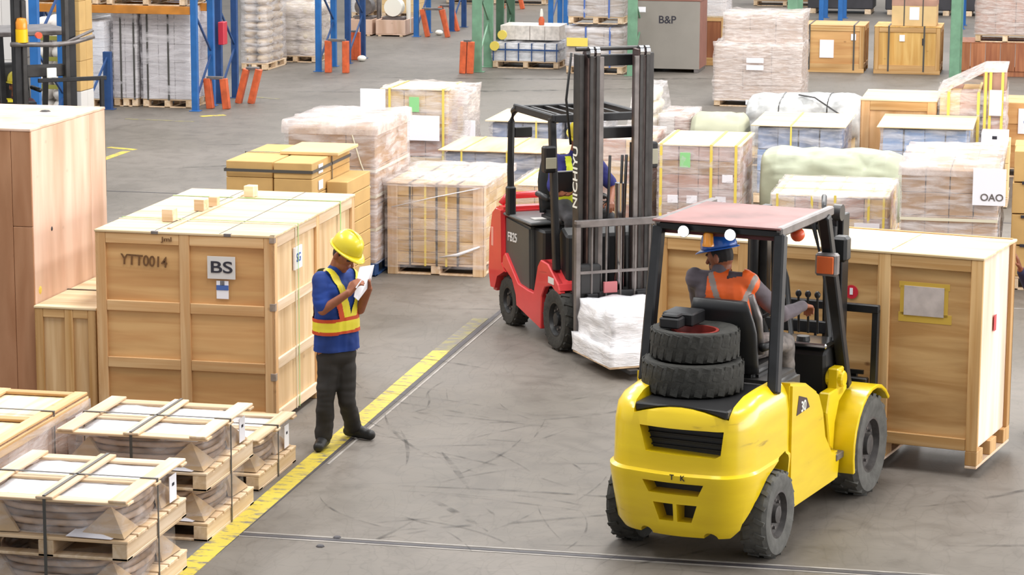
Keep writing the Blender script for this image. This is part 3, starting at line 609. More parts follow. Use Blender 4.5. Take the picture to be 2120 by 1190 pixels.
# L and M: low blue-wrapped goods under board lids
BLUEG = plain('blue_film_goods', '#8b9ab8', 0.45, nscale=6, namt=0.25); BLUEV = plain('bright_blue_goods', '#86a4d0', 0.4, nscale=3, namt=0.15)
def lidded(label, sl, h, nx, lidm=PLX, goods=None, straps=(), bulge=0.0, over=0.04, group='board-topped loads of blue-wrapped goods'):
    x0, x1, y0, y1 = sl; t = thing('lidded_pallet_load', label, 'pallet load', (x0, y0, 0), 0, group); W, D = x1-x0, y1-y0
    pallet(t, 0, W, 0, D, 0, 0.13); cartons(t, 0.03, W-0.03, 0.03, D-0.03, 0.135, h-0.03, nx, nx, 3, BLUEG, name='bundle', gap=0.015, mats=goods)
    if bulge:
        n = 14; vs = []
        for j in range(n+1):
            for i in range(n+1): u, v_ = i/n, j/n; vs.append((-over + (W+2*over)*u, -over + (D+2*over)*v_, h + bulge*math.sin(PI*u)*min(1, math.sin(PI*min(1, v_+0.0))*1.3)))
        m_ = len(vs); mb = MB(); mb.v = vs + [(v[0], v[1], h-0.014) for v in vs]
        for j in range(n):
            for i in range(n): q_ = j*(n+1)+i; mb.f += [(q_, q_+1, q_+n+2, q_+n+1), (q_+m_+n+1, q_+m_+n+2, q_+m_+1, q_+m_)]
        for i in range(n):
            for (p_, r_) in ((i, i+1), ((n+1)*(i+1), (n+1)*i), (n*(n+1)+i+1, n*(n+1)+i), ((n+1)*i+n, (n+1)*(i+1)+n)): mb.f.append((p_, p_+m_, r_+m_, r_))
        part('lid_board', mb, lidm, t, smooth=40)
    else: bx('lid_board', lidm, t, -over, W+over, -over, D+over, h-0.015, h)
    shell(t, 0.02, W-0.02, 0.02, D-0.02, 0.13, h-0.03, FILM, amp=0.03, seed=x0, top=False)
    for f in straps: strap(t, 'x', W*f, 0, W, -0.03, D+0.02, 0.13, h, YSTRAP)
    return t, W, D
lidded('low board-topped load of blue goods, half behind the square load and the red forklift', slot(915, 1240, 314, 0.9, 286), 0.9, 5, lidm=wood('plywood_orange_y', '#f4d2a8', '#e8be92', 'y', fine=8), straps=(0.13, 0.42))
lidded('load under an arched pale board seen through the red forklift guard', slot(1012, 1150, 250, 0.95, 226), 0.95, 4, straps=(0.72,), bulge=0.10)
x0, x1, y0, y1 = slot(1176, 1250, 258, 0.85, 240)
t = thing('bottle_crate_load', 'pale load with light blue stripes behind the red forklift driver', 'pallet load', (x0, y0, 0)); W, D = x1-x0, y1-y0
pallet(t, 0, W, 0, D, 0, 0.13); cartons(t, 0, W, 0, D, 0.135, 0.9, 3, 2, 4, plain('milky_carton', '#dcdfe8', 0.5), mats=[bpy.data.materials['milky_carton'], BLUEV, bpy.data.materials['milky_carton']])
bx('top_sheet', PAPER, t, -0.03, W+0.03, -0.03, D+0.03, 0.9, 0.91); shell(t, 0, W, 0, D, 0.13, 0.9, FILM, amp=0.03, seed=5, top=False)
# N: small yellow-strapped carton load behind the red forklift battery
x0, x1, y0, y1 = slot(1060, 1200, 384, 0.78, 350)
t = thing('strapped_carton_load', 'low carton load with yellow straps, just behind the red forklift', 'pallet load', (x0, y0, 0)); W, D = x1-x0, y1-y0
pallet(t, 0, W, 0, D, 0, 0.13); cartons(t, 0, W, 0, D, 0.135, 0.765, 3, 3, 3, CARDL); bx('top_board', PLX, t, -0.01, W+0.01, -0.01, D+0.01, 0.767, 0.78)
for x in (0.05, W*0.5, W-0.05): strap(t, 'x', x, 0, W, 0, D, 0.13, 0.78, YSTRAP, w=0.03)
strap(t, 'z', 0.7, -0.01, W+0.01, -0.01, D, 0, 0.78, YSTRAP, w=0.03); shell(t, 0, W, 0, D, 0.2, 0.78, FILM, amp=0.02, seed=41, top=False)
# R13: tan load seen between the red mast rails
x0, x1, y0, y1 = slot(1245, 1345, 288, 1.15, 262)
t = thing('wrapped_pallet_load', 'tan carton load wrapped in film, seen between the mast rails of the red forklift', 'pallet load', (x0, y0, 0)); W, D = x1-x0, y1-y0
pallet(t, 0, W, 0, D, 0, 0.13); cartons(t, 0, W, 0, D, 0.135, 1.15, 2, 2, 4, CARDL, mats=[CARDL, CARDP]); shell(t, 0, W, 0, D, 0.2, 1.15, FILM, amp=0.04, seed=43)
# R12, R11: farther pale loads right of the red mast
x0, x1, y0, y1 = slot(1278, 1366, 200, 1.25, 168)
t = thing('tapered_sack_load', 'cream load of stacked sacks tapering to the top, behind the red mast', 'pallet load', (x0, y0, 0)); W, D = x1-x0, y1-y0
pallet(t, 0, W, 0, D, 0, 0.13); CREAM = plain('cream_sack', '#e6dcc0', 0.8, nscale=4, namt=0.08)
for k in range(7):
    s = 1 - 0.07*k; zz = 0.14 + k*0.165
    for i in range(2):
        xa = W/2 + (i-1)*W/2*s; mb = MB().ell((xa+W*s/4, D*0.45, zz+0.08), (Vector((W*s/4, 0, 0)), Vector((0, D*0.42*s, 0)), Vector((0, 0, 0.09)))); part('sack', mb, CREAM, t, smooth='all')
shell(t, 0.02, W-0.02, 0.05, D-0.05, 0.14, 1.3, FILM, amp=0.03, seed=44, taper=0.45)
x0, x1, y0, y1 = slot(1366, 1428, 240, 1.05, 222)
t = thing('wrapped_pallet_load', 'small pale film-wrapped carton load right of the cream sacks', 'pallet load', (x0, y0, 0)); W, D = x1-x0, y1-y0
pallet(t, 0, W, 0, D, 0, 0.13); cartons(t, 0, W, 0, D, 0.135, 1.05, 2, 2, 4, CARDP, mats=[CARDP, LABELG]); shell(t, 0, W, 0, D, 0.2, 1.05, FILMH, amp=0.03, seed=45)
# R1: purple-brown cartons, green label and yellow straps
x0, x1, y0, y1 = slot(1364, 1530, 300, 1.12, 271)
t = thing('strapped_carton_load', 'purplish brown carton load with yellow straps and a green label, above the yellow forklift roof', 'pallet load', (x0, y0, 0)); W, D = x1-x0, y1-y0
pallet(t, 0, W, 0, D, 0, 0.13); cartons(t, 0, W, 0, D, 0.135, 1.1, 4, 3, 6, CARDP, mats=[CARDP, CARDB, plain('cardboard_mauve', '#c4a8a0', 0.7, nscale=5, namt=0.1)]); bx('top_board', PLX, t, -0.02, W+0.02, -0.01, D+0.02, 1.102, 1.12)
bx('green_label', GREENL, t, W*0.27, W*0.40, -0.02, -0.014, 0.86, 1.03, 0.001)
for x in (0.03, W*0.66, W-0.03): strap(t, 'x', x, 0, W, -0.012, D, 0.1, 1.12, YSTRAP, w=0.032)
shell(t, 0, W, 0, D, 0.15, 1.1, FILM, amp=0.025, seed=51, top=False)
for (i, z) in ((0.12, 0.45), (0.36, 0.45), (0.72, 0.45), (0.12, 0.25), (0.36, 0.25), (0.8, 0.7)): bx('carton_label', PAPER, t, W*i, W*i+0.12, -0.018, -0.012, z, z+0.09, 0.001)
# R2: low yellow-strapped cartons
x0, x1, y0, y1 = slot(1598, 1838, 405, 0.82, 366)
t = thing('strapped_carton_load', 'low wide carton load cross-tied with yellow straps, in front of the green-grey tarpaulin', 'pallet load', (x0, y0, 0)); W, D = x1-x0, y1-y0
pallet(t, 0, W, 0, D, 0, 0.13); cartons(t, 0, W, 0, D, 0.135, 0.8, 5, 3, 3, CARDL, mats=[CARDL, CARDP]); bx('top_board', PINEX, t, -0.01, W+0.01, -0.01, D+0.01, 0.802, 0.82)
for f in (0.05, 0.35, 0.55, 0.84, 0.97): strap(t, 'x', W*f, 0, W, -0.012, D, 0.1, 0.82, YSTRAP, w=0.026)
for f in (0.3, 0.7): strap(t, 'y', D*f, 0, W, 0, D, 0.1, 0.823, YSTRAP, w=0.026)
shell(t, 0, W, 0, D, 0.15, 0.815, FILM, amp=0.03, seed=52)
for f in (0.25, 0.72, 0.8): bx('carton_label', PAPER, t, W*f, W*f+0.17, -0.03, -0.024, 0.42, 0.54, 0.001)
# R3: large wrapped load of brown cartons, white sheet
x0, x1, y0, y1 = slot(1868, 2068, 348, 1.32, 302)
t = thing('wrapped_pallet_load', 'large film-wrapped load of brown cartons with a big white sheet, behind the carried crate', 'pallet load', (x0, y0, 0)); W, D = x1-x0, y1-y0
pallet(t, 0, W, 0, D, 0, 0.13); cartons(t, 0, W, 0, D, 0.135, 1.3, 4, 4, 5, CARDB, jit=0.01); shell(t, 0, W, 0, D, 0.15, 1.31, FILM, amp=0.04, seed=53, top=False)
shell(t, 0, W, 0, D, 1.24, 1.32, FILMT, name='film_cap', amp=0.025, seed=54, out=0.03); bx('white_sheet', PAPER, t, W*0.74, W*1.08, -0.055, -0.045, 0.96, 1.33, 0.002)
text('sheet_print', 'OAO', 0.10, STEELG, t, (W*0.94, -0.058, 1.04)); strap(t, 'z', 0.8, 0, W, -0.03, D, 0, 1, WSTRAP, w=0.03)
# R4, R10: tarpaulin rolls; R9: plastic covered bundle
def roll(name, label, sl, h, mat, seed, groove=0.03, pallet_=True, tie=True, cat='covered load'):
    x0, x1, y0, y1 = sl; t = thing(name, label, cat, (x0, y0, 0)); W, D = x1-x0, max(0.7, y1-y0)
    pallet(t, 0.02, W-0.02, 0.05, D-0.05, 0, 0.13); nX = 90; nR = 56; rings = []
    bx('carried_case', PLX, t, 0.06, W-0.06, 0.1, D-0.1, 0.135, h*0.55)
    for i in range(nX+1):
        u = i/nX; end = min(1, min(u, 1-u)*9)**0.5; r = []
        for k in range(nR):
            a = 2*PI*k/nR; c, s = math.cos(a), math.sin(a)
            q = Vector((u*W*2.2+seed, c*1.5, s*1.5)); nn = noise.noise(q)*0.5 + (0.35-abs(noise.noise(Vector((u*W*2.2-c*2.0+seed, s*2.5+c*2, 1)))))*0.9 + (0.3-abs(noise.noise(Vector((u*W*1.2+seed, s*6, c*6)))))*0.5
            ww = noise.noise(Vector((u*W*0.9+seed, c, s)))*2.2; rr = 1 + groove*nn*1.2 - groove*0.9*(1-abs(math.sin(u*W*2.6 + a*1.3 + ww)))**3 - groove*0.7*(1-abs(math.sin(u*W*1.7 - a*2.1 + ww*1.5)))**4
            y = D/2 + math.copysign(abs(c)**0.7, c)*D/2*rr*(0.75+0.25*end); z = 0.14 + (h-0.14)*(0.5 + 0.5*math.copysign(abs(s)**0.75, s)*rr*(0.8+0.2*end))
            z -= (h-0.14)*0.10*math.sin(PI*u)*(s > 0)*0
            r.append((u*W, y, max(0.135, z)))
        rings.append(r)
    part('cover_sheet', MB().loft(rings), mat, t, smooth='all')
    if tie:
        for f in (0.3, 0.72):
            i = int(f*nX); pts = [Vector(p) + (Vector(p)-Vector((p[0], D/2, h*0.5))).normalized()*0.006 for p in rings[i]]; part('tie_rope', MB().tube(pts, 0.008, 5, closed=True), STEELD, t)
    return t, W, D
roll('tarpaulin_load', 'long load under a pale green-grey tarpaulin, in the right group', slot(1572, 1868, 318, 1.0, 299), 1.0, TARP, 3.1, groove=0.09, tie=False)
roll('tarpaulin_load', 'smaller darker green-grey tarpaulin bundle, between the red mast and the board-topped load', slot(1425, 1540, 240, 1.1, 224), 1.1, plain('dark_tarp', '#a8a890', 0.6, nscale=2, namt=0.1), 9.3, groove=0.05, tie=False)
t, W, D = roll('sheeted_bundle', 'long bundle under glossy grey-white plastic sheeting tied with dark rope, right group', slot(1540, 1780, 206, 0.95, 184), 0.95, TARPW, 15.7, groove=0.09)
part('tie_rope', MB().tube([(W*0.45, D*0.3, 0.97), (W*0.6, D*0.15, 0.96), (W*0.75, 0.02, 0.84), (W*0.9, -0.05, 0.7)], 0.012, 5), STEELD, t)
# R5, R5b: board-topped blue goods
lidded('board-topped load of blue film goods left of the large plain plywood crate', slot(1562, 1745, 260, 1.0, 233), 1.0, 4, straps=(0.42,), goods=[BLUEG, BLUEV, BLUEG])
lidded('board-topped load of blue-grey goods right of the large plain plywood crate', slot(1822, 2008, 264, 1.0, 238), 1.0, 4, goods=[BLUEG, BLUEG, BLUEV])
# R6: large plain plywood crate
x0, x1, y0, y1 = slot(1782, 1938, 207, 1.4, 171); y0 = slot(1822, 2008, 264, 1.0, 238)[3] + 0.12; y1 = y0 + 1.3
x0 = atY(1782, 207, y0).x; x1 = atY(1940, 207, y0).x; h = atY(1860, 207, y0).z
t = thing('plywood_crate', 'large smooth orange-tinted plywood crate behind the board-topped loads', 'crate', (x0, y0, 0)); W, D = x1-x0, y1-y0
PEACH = wood('plywood_peach', '#ecc190', '#dcaa74', 'z', fine=8, var=0.05)
crate(t, W, D, h, (0, 1), (0, 1), (0, 1), (0, 1), bw=0.12, front_panel=PEACH, side_panel=PEACH, top=PLX, bx_m=BTX, bz_m=PEACH, skid=0.08)
# R7: tapered yellow-strapped wrapped load
x0, x1, y0, y1 = slot(2030, 2080, 160, 1.6, 132); y0 = slot(1822, 2008, 264, 1.0, 238)[3] + 0.1; y1 = y0+1.3; x0 = atY(1945, 200, y0).x; x1 = atY(2080, 200, y0).x; h = atY(2050, 150, y0).z
t = thing('stepped_wrapped_load', 'tall stepped load with yellow straps and two white labels, far right', 'pallet load', (x0, y0, 0)); W, D = x1-x0, y1-y0
pallet(t, 0, W, 0, D, 0, 0.13); cartons(t, 0, W*0.64, 0, D, 0.135, h*0.82, 2, 2, 4, CARDP, mats=[CARDP, CARDL]); cartons(t, W*0.66, W, 0, D, 0.135, h-0.02, 1, 2, 5, CARDP)
for x in (0.12, 0.5, W*0.67+0.03, W*0.78, W-0.03): strap(t, 'x', x, 0, W, -0.03, D, 0.1, (h if x > W*0.65 else h*0.83), YSTRAP, w=0.035)
mbq = MB().prism([(-0.02, h*0.8), (W*0.68, h*1.0), (W+0.02, h+0.01), (W+0.02, h+0.03), (W*0.66, h+0.025), (-0.02, h*0.84)], 'y', -0.03, D+0.03); part('film_cap', mbq, FILMH, t)
shell(t, 0, W, 0, D, 0.2, h*0.84, FILM, amp=0.04, seed=61, top=False)
bx('white_label', PAPER, t, W*0.77, W*0.96, -0.06, -0.05, h-0.55, h-0.22, 0.001); bx('white_label', PAPER, t, W*0.77, W*0.95, -0.06, -0.05, h-0.95, h-0.82, 0.001)
# R8 and the column at the far right edge
x0, x1, y0, y1 = slot(2030, 2092, 268, 0.95, 254)
t = thing('carton_stack', 'low stack of tan cartons topped by a white tray, in front of the stepped load', 'carton stack', (x0, y0-0.3, 0))
pallet(t, 0, x1-x0, 0, 1.0, 0, 0.13); cartons(t, 0, x1-x0, 0, 1.0, 0.135, 0.78, 1, 2, 3, CARDL)
bx('white_tray', PAPER, t, 0.02, x1-x0-0.02, 0.02, 0.5, 0.785, 0.93); bx('tray_hole', INK, t, (x1-x0)*0.42, (x1-x0)*0.58, 0.016, 0.021, 0.86, 0.9, 0.001)
x0 = atY(2078, 215, 35.6).x; h = atY(2100, 212, 35.6).z
t = thing('carton_stack', 'orange-tan carton stack with a white and blue picture label, right edge', 'carton stack', (x0, 35.6, 0))
pallet(t, 0, 1.1, 0, 1.0, 0, 0.13); cartons(t, 0, 1.1, 0, 1.0, 0.135, h, 2, 2, 3, PORG, name='carton')
bx('white_label', PAPER, t, 0.20, 0.44, -0.012, -0.004, h-0.42, h-0.08, 0.001); part('blue_emblem', MB().ell((0.34, -0.014, h-0.26), (Vector((0.07, 0, 0)), Vector((0, 0.003, 0)), Vector((0, 0, 0.04)))), BLUEV, t)
x0, x1, y0, y1 = slot(2098, 2200, 312, 1.45, 292)
t = thing('wrapped_pallet_load', 'tall tan carton column cut by the right edge, right of the white-sheet load', 'pallet load', (x0, y0, 0)); W = 1.0
pallet(t, 0, W, 0, 1.0, 0, 0.14); cartons(t, 0, W, 0, 1.0, 0.145, 1.45, 2, 2, 4, CARD, gap=0.02)
for z in (0.45, 0.75, 1.1): bx('handle_slot', INK, t, 0.1, 0.22, -0.01, 0.012, z, z+0.03, 0.001)

# ================================================================ RACKS AND FAR CARGO
def racking(name, label, xs, y0, y1, hgt, mat, beams=(), beam_mat=BEAMO, post=0.11, group=None, feet=True, cat='storage rack'):
    t = thing(name, label, cat, (0, 0, 0), 0, group)
    for x in xs:
        for y in (y0, y1):
            mb = MB().box(x-post/2, x+post/2, y-0.04, y+0.04, 0, hgt); part('upright', mb, mat, t, bevel=0.006)
            if feet: bx('foot_plate', mat, t, x-post*0.8, x+post*0.8, y-0.08, y+0.08, 0, 0.012)
        z = 0.15; k = 0
        while z < hgt-0.3:
            a, b_ = (y0, y1) if k % 2 == 0 else (y1, y0); part('brace', MB().bar((x, a, z), (x, b_, z+0.72), 0.03, 0.03), BLUED if mat is BLUE else mat, t); z += 0.75; k += 1
    for z in beams:
        for i in range(len(xs)-1):
            for y in (y0, y1): bx('beam', beam_mat, t, xs[i]+post/2, xs[i+1]-post/2, y-0.03, y+0.03, z-0.13, z)
    return t
def guard(label, x, y, w=0.5, h=0.42, lean=0.25, side=1, along='x'):
    t = thing('rack_guard', label, 'rack guard', (x, y, 0), 0, 'orange rack guards')
    for s in (0, 1):
        a = (s*w, 0, 0) if along == 'x' else (0, s*w, 0); b_ = (a[0]-side*lean*0.5, a[1], h)
        part('leg', MB().bar(a, b_, 0.12, 0.1), ORANGE, t, bevel=0.008)
    c = ((-side*lean*0.5, 0, h+0.01), (w-side*lean*0.5, 0, h+0.01)) if along == 'x' else ((-side*lean*0.5, 0, h+0.01), (-side*lean*0.5, w, h+0.01))
    part('top_rail', MB().bar(c[0], c[1], 0.09, 0.05), STEELG, t, bevel=0.005)
    return t
# near blue post row on the left
pA = gp(405, 230)
XL = pA.x
racking('pallet_rack', 'blue pallet rack with an orange beam over the grey-white wrapped loads, upper left', (XL-3.15, XL), pA.y, pA.y+0.85, 3.4, BLUE, beams=(atY(300, 12, pA.y).z,))
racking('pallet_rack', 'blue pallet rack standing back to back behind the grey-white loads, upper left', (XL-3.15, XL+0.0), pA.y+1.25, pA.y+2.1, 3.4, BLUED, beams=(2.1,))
g = gp(432, 226); guard('orange guard at the foot of the first blue rack, upper left', g.x, g.y+0.1, w=0.28, h=0.50, lean=0.1)
g = gp(486, 216); guard('orange leaning guard right of the first blue rack, upper left', g.x+0.0, g.y+0.2, w=0.22, h=0.58, lean=-0.3)
part('red_box', MB().box(XL+0.07, XL+0.17, pA.y+1.0, pA.y+1.2, 1.0, 1.38), plain('signal_red', '#c03040', 0.4), None, bevel=0.01)
tag(bpy.data.objects['red_box'], 'red extinguisher-sized box hung on the first blue rack post', 'box')
GW = plain('grey_white_board', '#c9c4c6', 0.55, nscale=2, namt=0.05)
def boxed(name, label, x0, x1, y0, y1, z0, z1, nx, nz, mat, film=FILM, straps=(), smat=KSTRAP, cat='pallet load', group=None, pal=True, mats=None, seed=1, ny=2):
    t = thing(name, label, cat, (x0, y0, z0), 0, group); W, D = x1-x0, y1-y0; H_ = z1-z0; b0 = 0
    if pal: pallet(t, 0, W, 0, D, 0, 0.14); b0 = 0.145
    cartons(t, 0, W, 0, D, b0, H_, nx, ny, nz, mat, mats=mats)
    if film: shell(t, 0, W, 0, D, b0, H_, film, amp=0.04, seed=seed, step=0.12)
    for f in straps: strap(t, 'x', W*f, 0, W, -0.02, D, b0-0.02, H_+0.01, smat, w=0.03)
    return t
a = gp(205, 218); y0 = a.y; xb = atY(232, 218, y0).x
boxed('wrapped_pallet_load', 'narrow bright white load at the rack corner, upper left', a.x-0.25, xb, y0-0.3, y0+1.2, 0, atY(215, 42, y0).z, 2, 9, plain('white_carton', '#dfe0e6', 0.5), straps=(0.5,), seed=71)
y0 = pA.y-0.05+0.4
boxed('wrapped_pallet_load', 'grey-white boxed load right behind the narrow white one, upper left', atY(236, 200, y0).x, atY(285, 200, y0).x, y0, y0+1.1, 0, 1.66, 2, 5, GW, straps=(0.35, 0.9), seed=72)
boxed('wrapped_pallet_load', 'wide grey-white boxed load beside the first blue rack post, upper left', atY(296, 200, y0).x, atY(396, 200, y0).x, y0, y0+1.1, 0, 1.66, 3, 5, GW, straps=(0.12, 0.55), seed=73)
bz = atY(300, 12, pA.y).z+0.002
boxed('pallet_load', 'blue pallet of cartons on the orange beam of the first rack, upper left', XL-1.5, XL-0.15, pA.y, pA.y+1.05, bz, bz+0.9, 3, 2, CARD, film=None, seed=74)
boxed('pallet_load', 'yellow-green load on the left part of the orange beam, upper left', XL-2.9, XL-1.65, pA.y, pA.y+1.05, bz, bz+0.9, 3, 2, plain('yellowgreen_sack', '#a8b04c', 0.7), film=None, seed=75)
# sacks of the second rack: rounded pale sack tower right of the blue frames
def sacks(label, x0, x1, y0, y1, h, n, mat, film=FILM, seed=1, group='film-wrapped sack towers in the back'):
    t = thing('sack_tower', label, 'sack stack', (x0, y0, 0), 0, group); W, D = x1-x0, y1-y0; pallet(t, 0, W, 0, D, 0, 0.13)
    hh = (h-0.14)/n
    for k in range(n):
        for i in range(2):
            for j in range(2):
                c = Vector((W*(0.25+0.5*i), D*(0.25+0.5*j), 0.14+hh*(k+0.5))); part('sack', MB().ell(c, (Vector((W*0.265, 0, 0)), Vector((0, D*0.265, 0)), Vector((0, 0, hh*0.62))), n=12, m=7), mat, t, smooth='all')
    if film: shell(t, 0.02, W-0.02, 0.02, D-0.02, 0.13, h, film, amp=0.05, seed=seed, step=0.12)
    return t
SACK = plain('tan_sack', '#c8b49c', 0.8, nscale=3, namt=0.1)
g = gp(500, 145); sacks('tall tan sack tower behind the first blue rack frames', g.x, atY(552, 145, g.y).x, g.y, g.y+1.3, 2.0, 12, SACK, seed=81)
g = gp(567, 128); sacks('broad pale sack load under film left of the second blue rack', g.x, atY(655, 130, g.y).x, g.y, g.y+1.3, atY(600, 10, g.y).z, 4, plain('pale_sack', '#d0c4b2', 0.8, nscale=3, namt=0.1), film=FILMH, seed=82)
boxed('pallet_load', 'tan carton stack half hidden behind the broad pale sack load', atY(553, 90, 53).x, atY(575, 90, 53).x+0.5, 53, 54, 0, 1.3, 2, 3, CARD, film=None, seed=83)
# second blue rack
pB = gp(660, 148)
racking('pallet_rack', 'blue pallet rack right of the broad pale sack load, upper left centre', (pB.x-3.15, pB.x), pB.y, pB.y+1.05, 3.6, BLUE)
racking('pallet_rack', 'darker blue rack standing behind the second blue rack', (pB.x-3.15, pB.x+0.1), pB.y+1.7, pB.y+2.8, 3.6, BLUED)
g = gp(680, 150); guard('orange guard with two legs at the foot of the second blue rack', g.x, g.y, w=0.34, h=0.6, lean=0.0)
g = gp(738, 124); guard('single orange guard beside the white lamp, right of the second blue rack', g.x-0.1, g.y, w=0.12, h=0.55, lean=0.0)
WHITEB = plain('white_ball', '#f2f0e4', 0.4)
for (px, py, lab) in ((749, 124, 'small white round cap on the floor by the second blue rack'), (909, 70, 'small white round cap on the floor by the third blue rack')):
    g = gp(px, py+3); tag(part('marker_ball', MB().ell((g.x, g.y, 0.06), (Vector((0.09, 0, 0)), Vector((0, 0.09, 0)), Vector((0, 0, 0.06)))), WHITEB, None, smooth='all'), lab, 'cap')
# third blue rack and the low crates before it
pC = gp(862, 76)
racking('pallet_rack', 'third blue pallet rack, top centre-left beside the low wooden trays', (pC.x-3.6, pC.x), pC.y, pC.y+1.1, 3.6, BLUE)
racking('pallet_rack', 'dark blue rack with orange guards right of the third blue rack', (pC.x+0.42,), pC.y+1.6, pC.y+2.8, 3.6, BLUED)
g = gp(872, 76); guard('orange leaning guard right of the third blue rack', g.x+0.15, g.y, w=0.45, h=0.6, lean=0.25)
g = gp(925, 64); guard('dark orange leaning guard farthest right of the third blue rack', g.x, g.y, w=0.25, h=0.55, lean=0.3)
y0 = pC.y - 0.1; zt = 0.30
for i, (xl, xr, lab) in enumerate(((722, 770, 'low pink-wood tray, left of the two before the third blue rack'), (778, 838, 'low pink-wood tray, right of the two, under the white machine part'))):
    xa, xb = atY(xl, 72, y0).x, atY(xr, 72, y0).x; t = thing('wooden_tray', lab, 'wooden tray', (xa, y0, 0), 0, 'low wooden trays'); W = xb-xa; h = atY(780, 41, y0).z
    for z in (0, 1): pass
    bx('front_board', PK, t, 0, W, 0, 0.03, 0.06, h); bx('back_board', PK, t, 0, W, 0.97, 1.0, 0.06, h); bx('side_board', PK, t, W-0.03, W, 0.031, 0.969, 0.06, h); bx('side_board', PK, t, 0, 0.03, 0.031, 0.969, 0.06, h)
    bx('base_board', PK, t, 0, W, 0, 1.0, 0.03, 0.059); bx('skid', PINEY, t, 0.05, 0.12, 0, 1, 0, 0.029); bx('skid', PINEY, t, W-0.12, W-0.05, 0, 1, 0, 0.029)
    mc = thing('machine_part', ('grey round machine part standing in the left wooden tray', 'white round drum part standing in the right wooden tray')[i], 'machine part', (xa+W*0.45, y0+0.5, 0.06)); mm = (STEELG, WHITEB)[i]
    part('drum', MB().cyl((0, -0.15, 0.55), (0, 0.15, 0.55), 0.2, n=20), mm, mc, smooth=30); part('stand', MB().box(-0.25, 0.25, -0.12, 0.12, 0, 0.35), STEELG, mc, bevel=0.02); part('pipe', MB().cyl((0.32, 0, 0), (0.32, 0, 0.9), 0.05, n=10), mm, mc, smooth=30)
# tall goods behind the trays
boxed('wrapped_pallet_load', 'white film-wrapped column behind the left wooden tray', atY(728, 40, 60.2).x, atY(762, 40, 60.2).x, 60.2, 61.2, 0, 1.5, 2, 4, LABELG, seed=84)
boxed('carton_stack', 'tan slatted carton stack behind the right wooden tray', atY(790, 40, 60.4).x, atY(858, 40, 60.4).x, 60.4, 61.4, 0, 1.6, 2, 8, CARDL, film=None, seed=85)
# green racks
GX = [gp(985, 150).x + 2.97*i for i in range(5)]; GY = gp(985, 150).y + 0.1
racking('pallet_rack', 'long row of green pallet racks across the top of the view', GX, GY, GY+1.0, 3.4, GREEN, post=0.18)
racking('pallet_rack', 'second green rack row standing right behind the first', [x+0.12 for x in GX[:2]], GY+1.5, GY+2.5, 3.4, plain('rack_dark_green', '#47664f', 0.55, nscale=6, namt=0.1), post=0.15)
g = gp(960, 152); guard('orange guard left of the first green rack post', g.x-0.02, g.y, w=0.14, h=0.6, lean=-0.05)
# water bottle pallets
def blues(x0, x1, y0, h, lab):
    t = boxed('wrapped_pallet_load', lab, x0, x1, y0, y0+1.1, 0, h, 5, 2, plain('pale_goods', '#cdd0d4', 0.4, nscale=8, namt=0.15), seed=x0); return t
y0 = gp(1085, 142).y; xa, xb = atY(1020, 142, y0).x, atY(1156, 142, y0).x; h1 = atY(1080, 90, y0).z
t = blues(xa, xb, y0, h1, 'pallet of pale blue-grey bottles with dark bands, foot of the first green bay'); W = xb-xa
for f in (0.02, 0.2, 0.4, 0.6, 0.8, 0.98): strap(t, 'x', W*f, 0, W, -0.05, 1.1, 0.14, h1, BLUED, w=0.02)
strap(t, 'z', h1-0.12, 0, W, -0.04, 1.1, 0, h1, BLUED, w=0.03)
boxed('carton_stack', 'row of white printed cartons stacked on the bottle pallet', xa+0.1, xb-0.02, y0+0.2, y0+1.0, h1+0.05, h1+0.33, 4, 1, plain('white_print_carton', '#dcd4cc', 0.6, nscale=12, namt=0.12), film=None, pal=False, seed=86)
for (px, py) in ((1040, 72), (1024, 95)):
    p_ = atY(px, py, y0-0.05); tag(part('yellow_reel', MB().cyl((p_.x, p_.y-0.03, p_.z), (p_.x, p_.y+0.03, p_.z), 0.09, n=16), YSTRAP, None, smooth=30), 'yellow tape reel hung on the %s corner of the bottle pallet' % ('upper' if py == 72 else 'lower left'), 'reel')
# tan loads with yellow tape behind the red mast
y0 = GY+0.15; xa, xb = atY(1172, 140, y0).x, atY(1288, 140, y0).x
TANF = plain('taupe_goods', '#a8998c', 0.7, nscale=4, namt=0.12)
t = boxed('wrapped_pallet_load', 'taupe film-wrapped load with blue straps under the second green bay', xa, xb, y0, y0+1.1, 0, atY(1230, 58, y0).z, 3, 4, TANF, straps=(0.35, 0.78), smat=INKB, seed=87)
bx('yellow_tape', YSTRAP, t, 0.02, 0.42, -0.07, -0.06, 0.52, 0.68, 0.002)
zt = atY(1230, 58, y0).z + 0.07
boxed('wrapped_pallet_load', 'taupe load on a pallet stacked on the blue-strapped taupe load', xa+0.03, xb, y0+0.02, y0+1.1, zt, zt+0.75, 3, 3, TANF, straps=(0.3, 0.75), smat=INKB, seed=88)
zb = h1 + 0.33
p_ = atY(1121, 66, y0-0.15+0.3)
p2 = atY(1121, 66, gp(1085, 142).y+0.4); bt = thing('spray_bottle', 'orange bottle with a cream top standing on the white printed cartons', 'bottle', (p2.x, gp(1085, 142).y+0.4, h1+0.332))
part('bottle_body', MB().lathe([(0.001, 0), (0.055, 0), (0.06, 0.10), (0.03, 0.16), (0.001, 0.16)], n=16), ORANGE, bt, smooth=40); part('bottle_top', MB().lathe([(0.03, 0.161), (0.032, 0.22), (0.02, 0.30), (0.001, 0.31)], n=14), WHITEB, bt, smooth=40)
yb_ = gp(1085, 142).y+0.5; bt = thing('wrapped_post', 'slim pinkish white wrapped post standing on the right end of the white printed cartons', 'post', (xb-0.12, yb_, h1+0.30))
